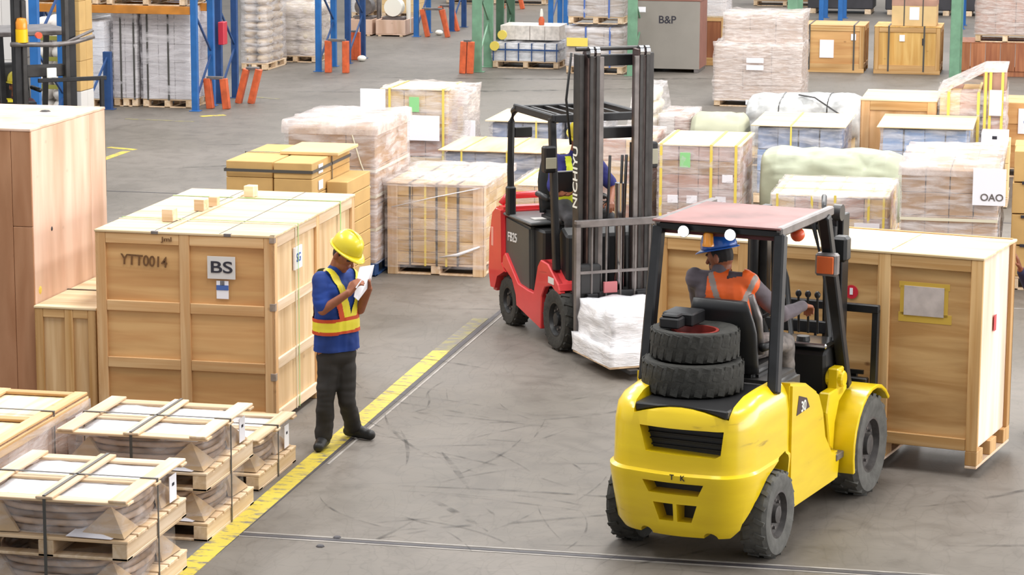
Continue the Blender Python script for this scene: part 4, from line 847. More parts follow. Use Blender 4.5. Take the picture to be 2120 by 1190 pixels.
part('post_wrap', MB().tube([(0, 0, 0.04), (0.0, 0, 0.2), (-0.02, 0, 0.35), (0.0, 0, 0.5), (0.01, 0, 0.58)], [0.05, 0.05, 0.04, 0.065, 0.04], 12), CARDP, bt, smooth='all'); part('post_cap', MB().ell((0.01, 0, 0.62), (Vector((0.06, 0, 0)), Vector((0, 0.06, 0)), Vector((0, 0, 0.06)))), WHITEB, bt, smooth='all')
# far blue posts seen beyond the first green bay
g = gp(1140, 62); racking('pallet_rack', 'far blue rack beyond the first green bay', (g.x, g.x+0.35), g.y, g.y+1.1, 3.6, BLUE, feet=False)
g = gp(1042, 18); guard('dark brown far guard legs between the first green posts', g.x, g.y, w=0.5, h=0.6, lean=0.3)
# grey cabinet B&P
CABM = plain('grey_cabinet', '#8d877f', 0.6, nscale=2, namt=0.04); CABR = plain('cabinet_red_brown', '#8c5c4e', 0.6, nscale=4, namt=0.08)
y0 = gp(1385, 150).y; xa, xb = atY(1318, 150, y0).x, atY(1447, 150, y0).x; h = atY(1385, 2, y0).z
t = thing('grey_case', 'tall grey case lettered B&P standing in the green rack, red-brown edge', 'case', (xa, y0, 0)); W = xb-xa
bx('front_panel', CABM, t, 0, W, 0, 0.02, 0.07, h, 0.004); bx('side_panel', CABR, t, W-0.02, W, 0.021, 1.0, 0.07, h); bx('side_panel', CABM, t, 0, 0.02, 0.021, 1.0, 0.07, h); bx('back_panel', CABM, t, 0, W, 1.001, 1.02, 0.07, h); bx('lid', CABR, t, -0.01, W+0.01, -0.01, 1.03, h, h+0.03)
for x in (0.02, W-0.1): bx('skid', STEELG, t, x, x+0.08, 0, 1.0, 0, 0.069)
bx('trim_strip', CABM, t, 0, W, -0.006, -0.001, 0.07, 0.10); bx('paper_tag', PAPER, t, 0.02, 0.16, -0.006, -0.001, h-0.22, h-0.12, 0.001)
text('lettering', 'B&P', 0.2, INK, t, (W*0.48, -0.002, h-0.36), sx=1.0)
# orange case behind, white goods, right of the cabinet
y0 += 1.6; xa = atY(1462, 120, y0).x
t = thing('wooden_crate', 'orange-brown wooden crate half hidden behind the grey B&P case', 'crate', (xa-0.75, y0, 0)); crate(t, 1.1, 1.0, 0.95, (0, 0.5, 1), (0, 1), (0, 1), (0, 1), front_panel=PRED, side_panel=PORG, skid=0.08)
boxed('wrapped_pallet_load', 'bright white film-wrapped load on top of the orange-brown crate', xa-0.5, xa+0.35, y0+0.05, y0+1.0, 0.955, 1.75, 2, 3, plain('white_goods', '#e6e6ea', 0.5), film=FILMH, pal=False, seed=89)
# tall wrapped tower in the aisle
g = gp(1476, 214); y0 = g.y-0.4; xa, xb = atY(1478, 200, y0).x, atY(1655, 200, y0).x; h1 = atY(1560, 92, y0).z; h2 = atY(1560, 30, y0).z
t = thing('wrapped_pallet_load', 'tall two-step film-wrapped carton tower standing alone in the back aisle', 'pallet load', (xa, y0, 0)); W = xb-xa
pallet(t, 0, W, 0, 1.2, 0, 0.13); cartons(t, 0, W, 0, 1.2, 0.135, h1, 3, 2, 4, CARDB, mats=[plain('cardboard_pinkgrey', '#bba594', 0.8, nscale=3, namt=0.07)]); cartons(t, W*0.1, W, 0.1, 1.15, h1+0.002, h2, 3, 2, 2, bpy.data.materials['cardboard_pinkgrey'])
shell(t, 0, W, 0, 1.2, 0.1, h1, FILMH, amp=0.05, seed=91, step=0.1); shell(t, W*0.1, W, 0.1, 1.15, h1+0.01, h2, FILMH, name='upper_wrap', amp=0.05, seed=92, step=0.1)
for z in (h1-0.3, h1-0.42, h1-1.0): bx('white_label', PAPER, t, W*0.38, W*0.58, -0.08, -0.07, z, z+0.08, 0.001)
# plywood crates in the green racks
y0 = gp(1720, 150).y
for i, (xl, xr, yt, lab, pm) in enumerate(((1662, 1788, 52, 'amber plywood crate with a white sheet, left one in the green rack', PORG), (1808, 1946, 55, 'paler amber plywood crate with dark straps, right one in the green rack', wood('plywood_straw', '#e4bc74', '#cf9c50', 'z', fine=10, knots=0.4)))):
    xa, xb = atY(xl, 140, y0).x, atY(xr, 140, y0).x; h = atY((xl+xr)/2, yt, y0).z; t = thing('plywood_crate', lab, 'crate', (xa, y0, 0), 0, 'plywood crates in the green rack'); W = xb-xa
    crate(t, W, 1.1, h, (0, 1), (0, 1), (0, 0.5, 1), (0, 1), front_panel=pm, side_panel=pm, skid=0.08, bw=0.09, top=pm)
    for f in (0.1, 0.83) if i == 0 else (0.22, 0.75): strap(t, 'x', W*f, 0, W, 0, 1.1, 0.05, h, KSTRAP, w=0.03)
    if i == 0: bx('white_sheet', PAPER, t, W*0.27, W*0.5, 0.0, 0.015, h-0.62, h-0.28, 0.001)
    bx('small_label', PAPER, t, W*0.78-0.4*i*W, W*0.86-0.4*i*W, 0.0, 0.015, h-0.28, h-0.16, 0.001)
    if i: bx('dark_stamp', INK, t, W*0.72, W*0.76, 0.008, 0.016, h-0.35, h-0.22, 0.001)
xa, xb = atY(1846, 40, y0+0.1).x, atY(1938, 40, y0+0.1).x
t = thing('carton_box', 'pale pink-tan carton with a white label on the right amber crate', 'box', (xa, y0+0.1, h)); W = xb-xa
bx('carton_body', CARDL, t, 0, W, 0, 0.8, 0.002, 0.5); bx('white_label', PAPER, t, W*0.4, W*0.62, -0.006, -0.001, 0.12, 0.36, 0.001); bx('lid_flap', CARDP, t, -0.004, W+0.004, -0.004, 0.804, 0.38, 0.502)
for f in (0.28, 0.7): strap(t, 'x', W*f, 0, W, 0, 0.8, 0, 0.502, KSTRAP, w=0.02)
# base frames, wrapped stack on red-brown crate at the right
y0 = gp(2040, 158).y; xa = atY(1977, 150, y0).x; h = atY(2040, 90, y0).z
t = thing('wooden_crate', 'long red-brown boarded crate at the right end of the green rack', 'crate', (xa, y0, 0)); W = 2.2
for k in range(8): bx('front_board', PRED, t, k*W/8+0.004, (k+1)*W/8-0.004, 0, 0.02, 0.1, h)
for k in range(4): bx('side_board', PRED, t, 0, 0.02, 0.022+k*0.27, 0.29+k*0.27, 0.1, h)
bx('lid', PRED, t, 0, W, 0, 1.1, h, h+0.02); bx('skid', PRED, t, 0, W, 0.02, 0.12, 0, 0.1); bx('skid', PRED, t, 0, W, 0.9, 1.0, 0, 0.1)
boxed('wrapped_pallet_load', 'pinkish film-wrapped load with white tape bands on the red-brown crate', xa+0.35, xa+1.45, y0+0.05, y0+1.05, h+0.022, h+1.1, 3, 4, CARDP, film=FILMH, seed=93)
# far back rows between and above
for i, (px, py, col_) in enumerate(((1700, 44, BLUE), (1990, 60, BLUE))):
    g = gp(px, py); racking('pallet_rack', ['far blue rack behind the left amber crate', 'far blue rack behind the red-brown crate'][i], (g.x, g.x+0.45), g.y, g.y+1.1, 3.6, col_)
g = gp(1720, 30)
DKG = plain('dark_machine_crate', '#3c3a3e', 0.6, nscale=3, namt=0.15)
for i in range(3):
    xx = g.x + i*1.9 - 0.6; t = thing('dark_case', ['dark grey case far behind, left of three above the amber crates', 'dark grey case far behind, middle of three above the amber crates', 'dark grey case far behind, right of three above the amber crates'][i], 'case', (xx, g.y+0.3, 0), 0, 'dark cases far behind')
    bx('case_body', DKG, t, 0, 1.6, 0, 1.1, 0.12, 1.5, 0.02); bx('skid', PINEY, t, 0.05, 0.2, 0, 1.1, 0, 0.119); bx('skid', PINEY, t, 1.4, 1.55, 0, 1.1, 0, 0.119); bx('lid_rim', STEELD, t, -0.02, 1.62, -0.02, 1.12, 1.5, 1.56)
g = gp(905, 12); boxed('carton_stack', 'tan carton row far behind, above the first green post', g.x, g.x+2.6, g.y+1, g.y+2, 0, 0.9, 4, 2, CARD, film=None, seed=94)
g = gp(1560, 12); boxed('carton_stack', 'brown carton row far behind the tall two-step tower', g.x, g.x+1.6, g.y, g.y+1, 0, 1.0, 3, 2, CARDB, film=None, seed=95)
# left: nearer rack edge, striped sacks and cartons behind the black forklift
YN = 33.5; xb = atY(75, 190, YN).x
racking('pallet_rack', 'bright blue rack post standing behind the black forklift, top left', (xb,), YN, YN+1.0, 3.0, BLUE, post=0.13)
x0 = atY(88, 150, YN+1.6).x; x1 = atY(120, 150, YN+1.6).x
t = sacks('white sack stack with olive bands behind the black forklift mast', x0-0.15, x1+0.1, YN+1.6, YN+2.5, 1.9, 9, plain('white_sack', '#d4cec8', 0.7), film=None)
for z in (0.9, 1.3, 1.6): bx('olive_band', plain('olive_band', '#8c8a3c', 0.7), t, -0.02, x1-x0+0.27, -0.02, 0.0, z, z+0.06, 0.001)
x0 = atY(138, 100, YN+1.4).x
boxed('carton_stack', 'tan carton tower with olive tape left of the white corner load', x0, atY(166, 100, YN+1.4).x, YN+1.4, YN+1.9, 0.9, 2.6, 1, 4, CARD, film=None, pal=False, seed=96)
boxed('carton_stack', 'whitish carton base under the tan tower left of the white corner load', x0, atY(166, 100, YN+1.4).x, YN+1.4, YN+1.9, 0.0, 0.895, 1, 3, LABELG, film=None, pal=False, seed=97)
boxed('carton_stack', 'pale cartons low behind the black forklift, left edge', atY(-20, 100, YN+1.4).x, atY(30, 100, YN+1.4).x, YN+1.4, YN+2.3, 0.0, 2.2, 2, 5, LABELG, film=None, pal=False, seed=98)
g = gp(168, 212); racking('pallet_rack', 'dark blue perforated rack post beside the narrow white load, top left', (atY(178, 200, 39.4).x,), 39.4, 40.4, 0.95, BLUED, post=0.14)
# ================================================================ FORKLIFTS
def wheel(parent, cx, cy, R, w, side, rim, tyre_mat=RUB, lug=18, name='wheel'):
    """tyre with hub; local axis y; side = +1 left, -1 right (outer face)"""
    prof = [(R*0.56, -w*0.42), (R*0.80, -w*0.5), (R*0.93, -w*0.47), (R, -w*0.33), (R, w*0.33), (R*0.93, w*0.47), (R*0.80, w*0.5), (R*0.56, w*0.42)]
    p = part(name, MB().lathe(prof, (cx, cy, R), 'y', 40, closed=False), tyre_mat, parent, smooth=30)
    mb = MB()
    for i in range(lug):
        for s in (-1, 1):
            a = 2*PI*(i + (0.25 if s > 0 else -0.25))/lug; c, q = math.cos(a), math.sin(a)
            mb.bar((cx + c*R*0.985, cy + s*w*0.06, R + q*R*0.985), (cx + math.cos(a+0.10)*R*0.975, cy + s*w*0.42, R + math.sin(a+0.10)*R*0.975), 0.028*R/0.3, 0.03*R/0.3, up=(c, 0, q))
    part('tread', mb, tyre_mat, p)
    o = side*w*0.5
    part('rim', MB().lathe([(R*0.57, cy-o*0.84), (R*0.57, cy+o*0.84), (R*0.52, cy+o*0.86), (R*0.47, cy+o*0.5), (R*0.22, cy+o*0.42), (R*0.20, cy+o*0.8), (R*0.12, cy+o*0.85), (0.001, cy+o*0.85)], (cx, 0, R), 'y', 28, closed=False), rim, p, smooth=30)
    mb = MB()
    for i in range(8):
        a = 2*PI*i/8; x, z = cx + R*0.33*math.cos(a), R + R*0.33*math.sin(a); mb.cyl((x, cy+o*0.42, z), (x, cy+o*0.62, z), 0.011, n=6)
    part('wheel_nuts', mb, STEELG, p)
    return p
def P2(fr, pts, y): return [(q.x, q.z) for q in (fr.on(a, b, 'y', y) for a, b in pts)]
def seat(t, x, y, z, mat):
    s = part('seat_cushion', MB().box(x-0.22, x+0.24, y-0.24, y+0.24, z, z+0.13), mat, t, bevel=0.04, smooth=40, seg=3)
    rings = []
    for k in range(8):
        u = k/7; zz = z+0.10+u*0.50; wv = 0.25*(1-0.35*max(0, u-0.6)**1.2*2.0); bxk = x-0.20-0.10*u; rings.append([(bxk+0.055*math.cos(a)*(1 - 0.2*u), y+wv*math.copysign(abs(math.sin(a))**0.6, math.sin(a)), zz) for a in [2*PI*i/20 for i in range(20)]])
    part('seat_back', MB().loft(rings), mat, t, smooth='all')
    for s_ in (-1, 1): part('armrest', MB().tube([(x-0.2, y+s_*0.27, z+0.28), (x+0.1, y+s_*0.28, z+0.27)], 0.03, 8), mat, t, smooth='all')

# ---------------- yellow forklift
YA = rad(14.0); g = gp(1617, 1147); YR = Vector((g.x, g.y, 0)); fr = Frame((0, 0, 0), YA); YR = YR + fr.l*0.60 - fr.f*0.055; YF = Frame(YR, YA)
t = thing('forklift', 'yellow forklift seen from behind with spare tyres on its tail, carrying a crate', 'forklift', YR, YF.rotz()); YFL = t
WB = 1.83; RR_, RF = 0.285, 0.36
for s in (1, -1):
    wheel(t, 0.0, -0.515 if s < 0 else 0.43, RR_, 0.20, s, RIMD, RUBD if s < 0 else RUB, name='rear_wheel'); wheel(t, WB, s*0.515, RF, 0.25, s, RIMD, RUBD if s < 0 else RUB, name='front_wheel')
part('rear_axle', MB().cyl((0, -0.42, RR_), (0, 0.42, RR_), 0.07).box(-0.1, 0.1, -0.3, 0.3, 0.2, 0.42), STEELK, t); part('front_axle', MB().cyl((WB, -0.42, RF), (WB, 0.42, RF), 0.11), STEELK, t)
# counterweight: lofted rounded block
def ring(z, xr, hw, xf=0.30, rc=0.30):
    pts = []; n = 12
    for i in range(n+1):       # right rear corner, tail, left rear corner
        a = -PI/2 - (PI/2)*i/n; pts.append((xr+rc + rc*math.cos(a), -(hw-rc*0.8) + rc*0.8*math.sin(a), z))
    m_ = 6
    for i in range(1, m_):
        u = i/m_; y = -(hw-rc*0.8) + 2*(hw-rc*0.8)*u; pts.append((xr-0.03*math.sin(PI*u), y, z))
    for i in range(n+1):
        a = PI - (PI/2)*i/n; pts.append((xr+rc + rc*math.cos(a), (hw-rc*0.8) + rc*0.8*math.sin(a), z))
    pts += [(xf, hw, z), (xf, -hw, z)]
    return pts
prof = [(0.20, -0.48, 0.45), (0.26, -0.52, 0.475), (0.46, -0.55, 0.50), (0.60, -0.575, 0.512), (0.625, -0.575, 0.512), (0.64, -0.55, 0.497), (0.68, -0.545, 0.495), (0.92, -0.54, 0.492), (1.02, -0.52, 0.482), (1.07, -0.48, 0.46), (1.11, -0.38, 0.42), (1.125, -0.28, 0.36)]
cw = MB().loft([[(a, b_-0.05, c) for a, b_, c in ring(z, xr, hw)] for z, xr, hw in prof]).mesh('counterweight')
cut = []
def cutter(mb): cut.append(mb.mesh('c'))
ycen = 0.0
cutter(MB().prism([(0.17, 0.925), (-0.40, 0.925), (-0.385, 0.77), (-0.35, 0.75), (0.12, 0.76)], 'x', -0.9, -0.38))
cutter(MB().prism([(0.13, 0.575), (-0.29, 0.575), (-0.25, 0.495), (0.09, 0.495)], 'x', -0.9, -0.42))
cutter(MB().prism([(0.06, 0.43), (-0.08, 0.43), (-0.08, 0.31), (0.02, 0.31)], 'x', -0.9, -0.40)); cutter(MB().prism([(-0.105, 0.43), (-0.24, 0.43), (-0.20, 0.31), (-0.105, 0.31)], 'x', -0.9, -0.40))
for yc in (0.13, -0.31): cutter(MB().cyl((-0.9, yc, 0.2), (-0.3, yc, 0.2), 0.045, n=14))
arch = [(-0.42, 0.1), (-0.39, 0.30), (-0.30, 0.43), (-0.12, 0.56), (0.10, 0.635), (0.24, 0.655), (0.27, 0.60), (0.31, 0.1)]
for s in (1, -1): cutter(MB().prism(arch, 'y', s*0.36, s*0.8))
# saddle notch for the spare tyres
nt_ = [(0.24, 1.3), (0.22, 0.995)] + [(0.22-0.64*i/8, 0.995+0.06*math.sin(PI*i/8)) for i in range(1, 8)] + [(-0.42, 0.995), (-0.44, 1.3)]
cutter(MB().prism(nt_, 'x', -0.9, 0.5))
cw = boolcut(cw, cut); cw.materials.clear(); cw.name = 'counterweight'
for p in cw.polygons: p.use_smooth = True
cw.set_sharp_from_angle(angle=rad(32)); CWO = link('counterweight', cw, YEL, t)
bx('grille_shade', BLKPL, t, -0.43, -0.385, -0.42, 0.20, 0.73, 0.94)  # black insert painting the dark inside of the grille opening
for k in range(4): bx('grille_bar', STEELK, t, -0.45, -0.435, -0.39, 0.15, 0.775+k*0.04, 0.785+k*0.04, 0.002)
bx('slot_shade', BLKPL, t, -0.44, -0.425, -0.31, 0.15, 0.48, 0.59); bx('slot_shade', BLKPL, t, -0.43, -0.405, -0.26, 0.08, 0.30, 0.44)  # black boxes put in to stand for shade inside the slots
text('raised_letters', 'T   K', 0.05, STEELD, t, (-0.605, -0.12, 0.613), (PI/2, 0, -PI/2))
# dark radiator cover in the saddle
sd = [(0.222, 1.06), (0.217, 1.0)] + [(0.217-0.634*i/8, 1.0+0.057*math.sin(PI*i/8)) for i in range(1, 8)] + [(-0.417, 1.0), (-0.422, 1.06)]
part('saddle_mat', MB().prism(sd, 'x', -0.505, 0.35), BLKPL, t, bevel=0.01)
# side panels and hood
side = [(0.31, 0.22), (1.30, 0.22), (1.34, 0.42), (1.18, 0.44), (1.02, 0.60), (0.96, 0.78), (0.86, 0.93), (0.62, 1.04), (0.30, 1.10), (0.30, 0.64)]
for s in (1, -1): part('side_panel', MB().prism(side, 'y', s*0.44, s*0.56), YEL, t, bevel=0.018, smooth=35, seg=2)
part('step', MB().box(1.24, 1.46, -0.57, -0.40, 0.36, 0.41).box(1.24, 1.46, 0.40, 0.57, 0.36, 0.41), STEELG, t, bevel=0.006)
part('frame_rail', MB().box(-0.2, 2.0, -0.40, 0.40, 0.24, 0.50), STEELK, t, bevel=0.01)
part('hood', MB().box(0.30, 0.86, -0.43, 0.43, 0.5, 1.09), STEELD, t, bevel=0.04, smooth=40, seg=3); part('floor_plate', MB().box(0.86, 1.62, -0.43, 0.43, 0.60, 0.66), STEELK, t, bevel=0.01)
for s in (1, -1):
    q = [(1.30, 0.50)]; 
    for i in range(12): a = rad(196 - i*14.0); q.append((WB + 0.455*math.cos(a), RF + 0.44*math.sin(a)))
    inner = [(WB + 0.425*math.cos(rad(196-i*14.0)), RF + 0.41*math.sin(rad(196-i*14.0))) for i in range(11, -1, -1)]
    part('fender', MB().prism(q[1:] + inner, 'y', s*0.40, s*0.645), YEL, t, bevel=0.006, smooth=30)
    part('fender_skirt', MB().prism([(1.36, 0.40), (1.38, 0.60), (1.46, 0.74), (1.62, 0.80), (1.62, 0.84), (1.25, 0.84), (1.20, 0.70), (1.28, 0.45)], 'y', s*0.42, s*0.5), YEL, t, bevel=0.01)
part('tilt_cylinder_mount', MB().box(1.42, 1.55, -0.50, -0.42, 0.78, 0.98).cyl((1.48, -0.53, 0.90), (1.48, -0.40, 0.90), 0.06, n=16), YEL, t, bevel=0.01)
part('cowl', MB().prism([(1.45, 0.62), (1.62, 0.62), (1.66, 1.11), (1.52, 1.119), (1.42, 1.08)], 'y', -0.40, 0.40), BLKPL, t, bevel=0.02)
part('dash_top', MB().box(1.38, 1.66, -0.42, 0.30, 1.12, 1.155), CHROME, t, bevel=0.01); part('dash_gauge', MB().lathe([(0.001, 0), (0.05, 0), (0.045, 0.03), (0.001, 0.03)], (1.46, -0.22, 1.156), n=18), BLKPL, t)
# decal
DK = plain('decal_dark', '#3a2222', 0.5); mbd = MB().prism([(0.44, 0.99), (0.60, 0.945), (0.66, 0.87), (0.40, 0.86)], 'y', -0.5625, -0.5605); part('decal', mbd, DK, t)
text('decal_number', '30', 0.10, WHITEB, t, (0.53, -0.564, 0.90), (PI/2, 0, 0)); 
# overhead guard
OG = STEELK
for s in (1, -1):
    part('rear_post', MB().bar((0.12, -0.50 if s < 0 else 0.42, 1.06), (0.42, -0.415 if s < 0 else 0.46, 2.07), 0.075, 0.085, up=(1, 0, 0)), OG, t, bevel=0.012)
    part('front_post', MB().bar((1.70, s*0.46, 0.80), (1.27, s*0.42, 2.08), 0.08, 0.08, up=(1, 0, 0)), OG, t, bevel=0.01)
    part('roof_side_rail', MB().bar((0.38, s*0.435+0.02, 2.09), (1.42, s*0.435+0.02, 2.10), 0.05, 0.065), STEELG, t, bevel=0.01)
part('roof_rear_beam', MB().box(0.38, 0.44, -0.43, 0.47, 2.05, 2.105), OG, t, bevel=0.01); part('roof_front_beam', MB().box(1.22, 1.28, -0.41, 0.45, 2.07, 2.11), OG, t, bevel=0.01)
ROOFM = plain('dusty_red_brown_roof', '#945f5a', 0.5, nscale=2.5, namt=0.25)
part('roof_plate', MB().prism([(0.36, 2.105), (1.24, 2.115), (1.24, 2.13), (0.36, 2.12)], 'y', -0.43, 0.485), ROOFM, t, bevel=0.003)
part('rear_valance', MB().box(0.445, 0.46, -0.41, 0.45, 2.02, 2.09), plain('dark_red_paint', '#5c2026', 0.5), t)
for k in range(4): part('roof_bar', MB().box(0.52+k*0.18, 0.55+k*0.18, -0.41, 0.45, 2.075, 2.10), OG, t)
LAMP = plain('lamp_glow', '#ffffff', 0.3, emit=4.0)
for yl in (0.25, -0.085):
    hsg = part('work_lamp', MB().cyl((0.345, yl, 2.055), (0.38, yl, 2.055), 0.042, 0.036, n=18), STEELK, t, smooth=30); part('lamp_lens', MB().cyl((0.32, yl, 2.055), (0.3445, yl, 2.055), 0.030, 0.038, n=18), LAMP, hsg, smooth=30)
part('beacon', MB().lathe([(0.04, 0), (0.04, 0.015), (0.036, 0.02), (0.034, 0.08), (0.02, 0.10), (0.001, 0.10)], (0.42, 0.10, 1.955), n=18), plain('beacon_orange', '#e8921c', 0.3, coat=0.5), t, smooth=40)
part('mirror', MB().ell((1.68, 0.48, 1.86), (Vector((0.02, 0, 0)), Vector((0, 0.07, 0)), Vector((0, 0, 0.10)))), plain('mirror_yellow', '#8c8c30', 0.3), t, smooth='all')
part('signal_light', MB().ell((0.9, -0.36, 2.0), (Vector((0.05, 0, 0)), Vector((0, 0.05, 0)), Vector((0, 0, 0.05)))), plain('signal_orange', '#d8532c', 0.3), t, smooth='all')
hl = part('head_lamp', MB().box(1.26, 1.34, -0.52, -0.36, 1.66, 1.82), STEELG, t, bevel=0.015); part('lamp_lens', MB().box(1.245, 1.2595, -0.50, -0.38, 1.68, 1.80), plain('lens_orange', '#dd6a30', 0.3), hl, bevel=0.004)
part('work_light', MB().box(1.52, 1.64, -0.50, -0.39, 1.72, 1.90), BLKPL, t, bevel=0.02)
# mast
MY = 0.06
for s in (1, -1):
    y = MY + s*0.33
    part('mast_outer_rail', MB().box(2.02, 2.16, y-0.035, y+0.035, 0.12, 1.98), STEELK, t, bevel=0.006); part('mast_inner_rail', MB().box(2.05, 2.15, y-s*0.045-0.03-s*0.03, y-s*0.045+0.03-s*0.03, 0.12, 2.0), STEELD, t, bevel=0.006)
    part('lift_cylinder', MB().cyl((1.98, y-s*0.03, 0.2), (1.98, y-s*0.03, 1.90), 0.035, n=14), STEELK, t, smooth=30)
    part('tilt_cylinder', MB().cyl((1.52, s*0.40, 0.86), (2.02, s*0.36, 0.62), 0.035, n=12), STEELK, t, smooth=30)
for z in (0.3, 1.1, 1.86): part('mast_crossbar', MB().box(1.99, 2.03, MY-0.33, MY+0.33, z, z+0.09), STEELK, t, bevel=0.006)
for (ya, yb) in ((-0.10, -0.16), (-0.14, -0.21), (0.20, 0.24)):
    part('hydraulic_hose', MB().tube([(1.55, ya-0.2, 0.86), (1.75, ya-0.24, 1.0), (1.92, ya-0.12, 1.5), (1.96, ya, 1.90), (2.0, ya, 1.99), (2.06, yb, 1.98), (2.08, yb, 1.6), (2.1, yb, 0.9)], 0.02, 8), BLKPL, t, smooth='all')
for k in range(5): part('hose_bundle', MB().tube([(1.62, -0.36-0.02*k, 0.84), (1.72-0.02*k, -0.42, 1.1), (1.50-0.03*k, -0.38-0.01*k, 1.75), (1.46, -0.35, 2.12), (1.66, -0.28, 2.16)], 0.018, 6), BLKPL, t, smooth='all')
part('mast_top_sheave', MB().cyl((1.98, -0.31, 2.0), (1.98, -0.25, 2.0), 0.06, n=16), STEELD, t, smooth=30)
# carriage, backrest, forks
for z in (0.30, 0.66): part('carriage_bar', MB().box(2.18, 2.24, MY-0.52, MY+0.52, z, z+0.10), STEELK, t, bevel=0.008)
for y in (MY-0.56, MY+0.50): part('backrest_post', MB().bar((2.22, y, 0.40), (2.24, y, 1.27), 0.05, 0.05), STEELK, t, bevel=0.006)
part('backrest_top', MB().box(2.21, 2.26, MY-0.585, MY+0.525, 1.24, 1.30), STEELK, t, bevel=0.006)
for k in range(4): yy = MY-0.3+k*0.2; part('backrest_bar', MB().cyl((2.23, yy, 0.76), (2.235, yy, 1.27), 0.011, n=8), STEELK, t)
part('backrest_rail', MB().box(2.22, 2.24, MY-0.48, MY+0.48, 0.78, 0.81), STEELK, t)
for y in (-0.30, 0.42): part('fork', MB().box(2.25, 2.29, y-0.06, y+0.06, 0.09, 0.78).box(2.25, 3.35, y-0.06, y+0.06, 0.045, 0.088), STEELK, t, bevel=0.004)
seat(t, 0.60, -0.04, 1.02, BLKPL)
part('seat_highlight', MB().tube([(0.35, -0.24, 1.66), (0.40, -0.27, 1.5), (0.45, -0.28, 1.25)], [0.02, 0.035, 0.03], 8), STEELG, t, smooth='all')  # grey tube added as the highlight on the seat's right side
part('steering_column', MB().cyl((1.46, 0.05, 1.15), (1.20, 0.05, 1.42), 0.03, n=12), BLKPL, t); 
pts = [(1.17+0.13*math.cos(a)*0.72, 0.05+0.16*math.sin(a), 1.44+0.13*math.cos(a)*0.7) for a in [2*PI*i/24 for i in range(24)]]; sw = part('steering_wheel', MB().tube(pts, 0.014, 8, closed=True), BLKPL, t, smooth='all')
part('spoke', MB().bar((1.17, -0.1, 1.44), (1.17, 0.2, 1.44), 0.02, 0.012), BLKPL, sw)
for k in range(3): part('control_lever', MB().cyl((1.42, -0.20-0.07*k, 1.22), (1.34, -0.22-0.07*k, 1.50), 0.009, n=8).ell((1.34, -0.22-0.07*k, 1.51), (Vector((0.022, 0, 0)), Vector((0, 0.022, 0)), Vector((0, 0, 0.026)))), STEELK, t, smooth=50)

# spare tyres, the block on them
def spare(label, x, y, z, R, h, mat, ri):
    tt = thing('spare_tyre', label, 'tyre', YR + YF.f*x + YF.l*y + Vector((0, 0, z)), YF.rotz(), 'spare tyres on the yellow forklift')
    prof = [(ri, h*0.12), (ri, h*0.88), (R*0.82, h), (R*0.94, h*0.97), (R, h*0.82), (R, h*0.18), (R*0.94, h*0.03), (R*0.82, 0), (ri, h*0.12)]
    part('tyre_body', MB().lathe(prof, n=56, closed=False), mat, tt, smooth=35); mb = MB()
    for i in range(26):
        for s in (0, 1):
            a = 2*PI*(i+0.5*s)/26; c, q = math.cos(a), math.sin(a); za, zb = (h*0.54, h*0.93) if s else (h*0.07, h*0.46); a2 = a+0.06
            mb.bar((c*R*0.992, q*R*0.992, za), (math.cos(a2)*R*0.985, math.sin(a2)*R*0.985, zb), 0.05*R/0.33, 0.008, up=(c, q, 0))
    part('tread_lugs', mb, mat, tt); return tt
TX, TY = 0.02, 0.035
spare('wide lower spare tyre lying on the tail of the yellow forklift', TX, TY, 1.062, 0.338, 0.215, RUB, 0.20)
st = spare('smaller upper spare tyre with a red rim, lying on top of the wide spare tyre', TX+0.03, TY, 1.278, 0.296, 0.20, RUB, 0.16)
part('inner_rim', MB().lathe([(0.159, 0.02), (0.159, 0.18), (0.14, 0.18), (0.12, 0.05), (0.12, 0.02)], n=30, closed=False), plain('rim_red', '#8c3028', 0.5), st, smooth=40)
part('rim_disc', MB().cyl((0, 0, 0.015), (0, 0, 0.03), 0.15, n=24), STEELK, st)
pb = YR + YF.f*(TX-0.05) + YF.l*(TY+0.12)
o = part('steel_block', MB().box(-0.09, 0.03, -0.07, 0.07, 0, 0.07).box(0.035, 0.26, -0.12, 0.10, 0.0, 0.085).box(-0.08, 0.02, -0.06, 0.06, 0.0705, 0.09), STEELK, None, bevel=0.01, loc=(pb.x, pb.y, 1.48), rot=(0, 0, YF.rotz())); tag(o, 'dark steel block resting on the upper spare tyre of the yellow forklift', 'block')

# ---------------- the carried crate
CA = rad(12.5); g = gp(2021, 972, 0.07); CF = Frame((0, 0, 0), CA)
hC = 1.60
CWd = 2.55; CDp = 0.98
org = Vector((g.x, g.y, 0)) + CF.l*CWd
q = Frame(Vector((g.x, g.y, 0)), CA).on(2026, 534, 'x', 0.0); hC = q.z - 0.07
t = thing('plywood_crate', 'wide framed plywood crate carried on the forks of the yellow forklift', 'crate', (org.x, org.y, 0.07), -CA)
xp = lambda px: CWd + (-(Frame(Vector((g.x, g.y, 0)), CA).on(px, 700, 'x', 0.0).y))
f1 = (xp(1828)-0.035)/(CWd-0.07)
PXF = wood('plywood_banded', '#e0b880', '#bc8e56', 'x', fine=9, knots=0.9, var=0.05); PBR = wood('plywood_lit_side', '#fae6d6', '#f0d4bc', 'z', fine=8, var=0.04)  # second wood: side panel colour raised for light from the right
crate(t, CWd, CDp, hC, (0, 0.27*1, f1, 1), (0.0, 1), (1,), (), bw=0.09, bt=0.03, skid=0.13, legs=(0, 0.27, f1, 1), top=PLX, front_panel=PXF, side_panel=PBR, by_m=wood('batten_lit_y', '#f8e2cc', '#eccdb0', 'y'), bz_m=wood('batten_mid_z', '#e6bf88', '#cc9c60', 'z', knots=0.5))  # runners take the same lit tone as the side panels
bx('upright', BTZ, t, CWd*f1-0.07, CWd*f1-0.055, -0.0, 0.03, 0.09, hC-0.022)
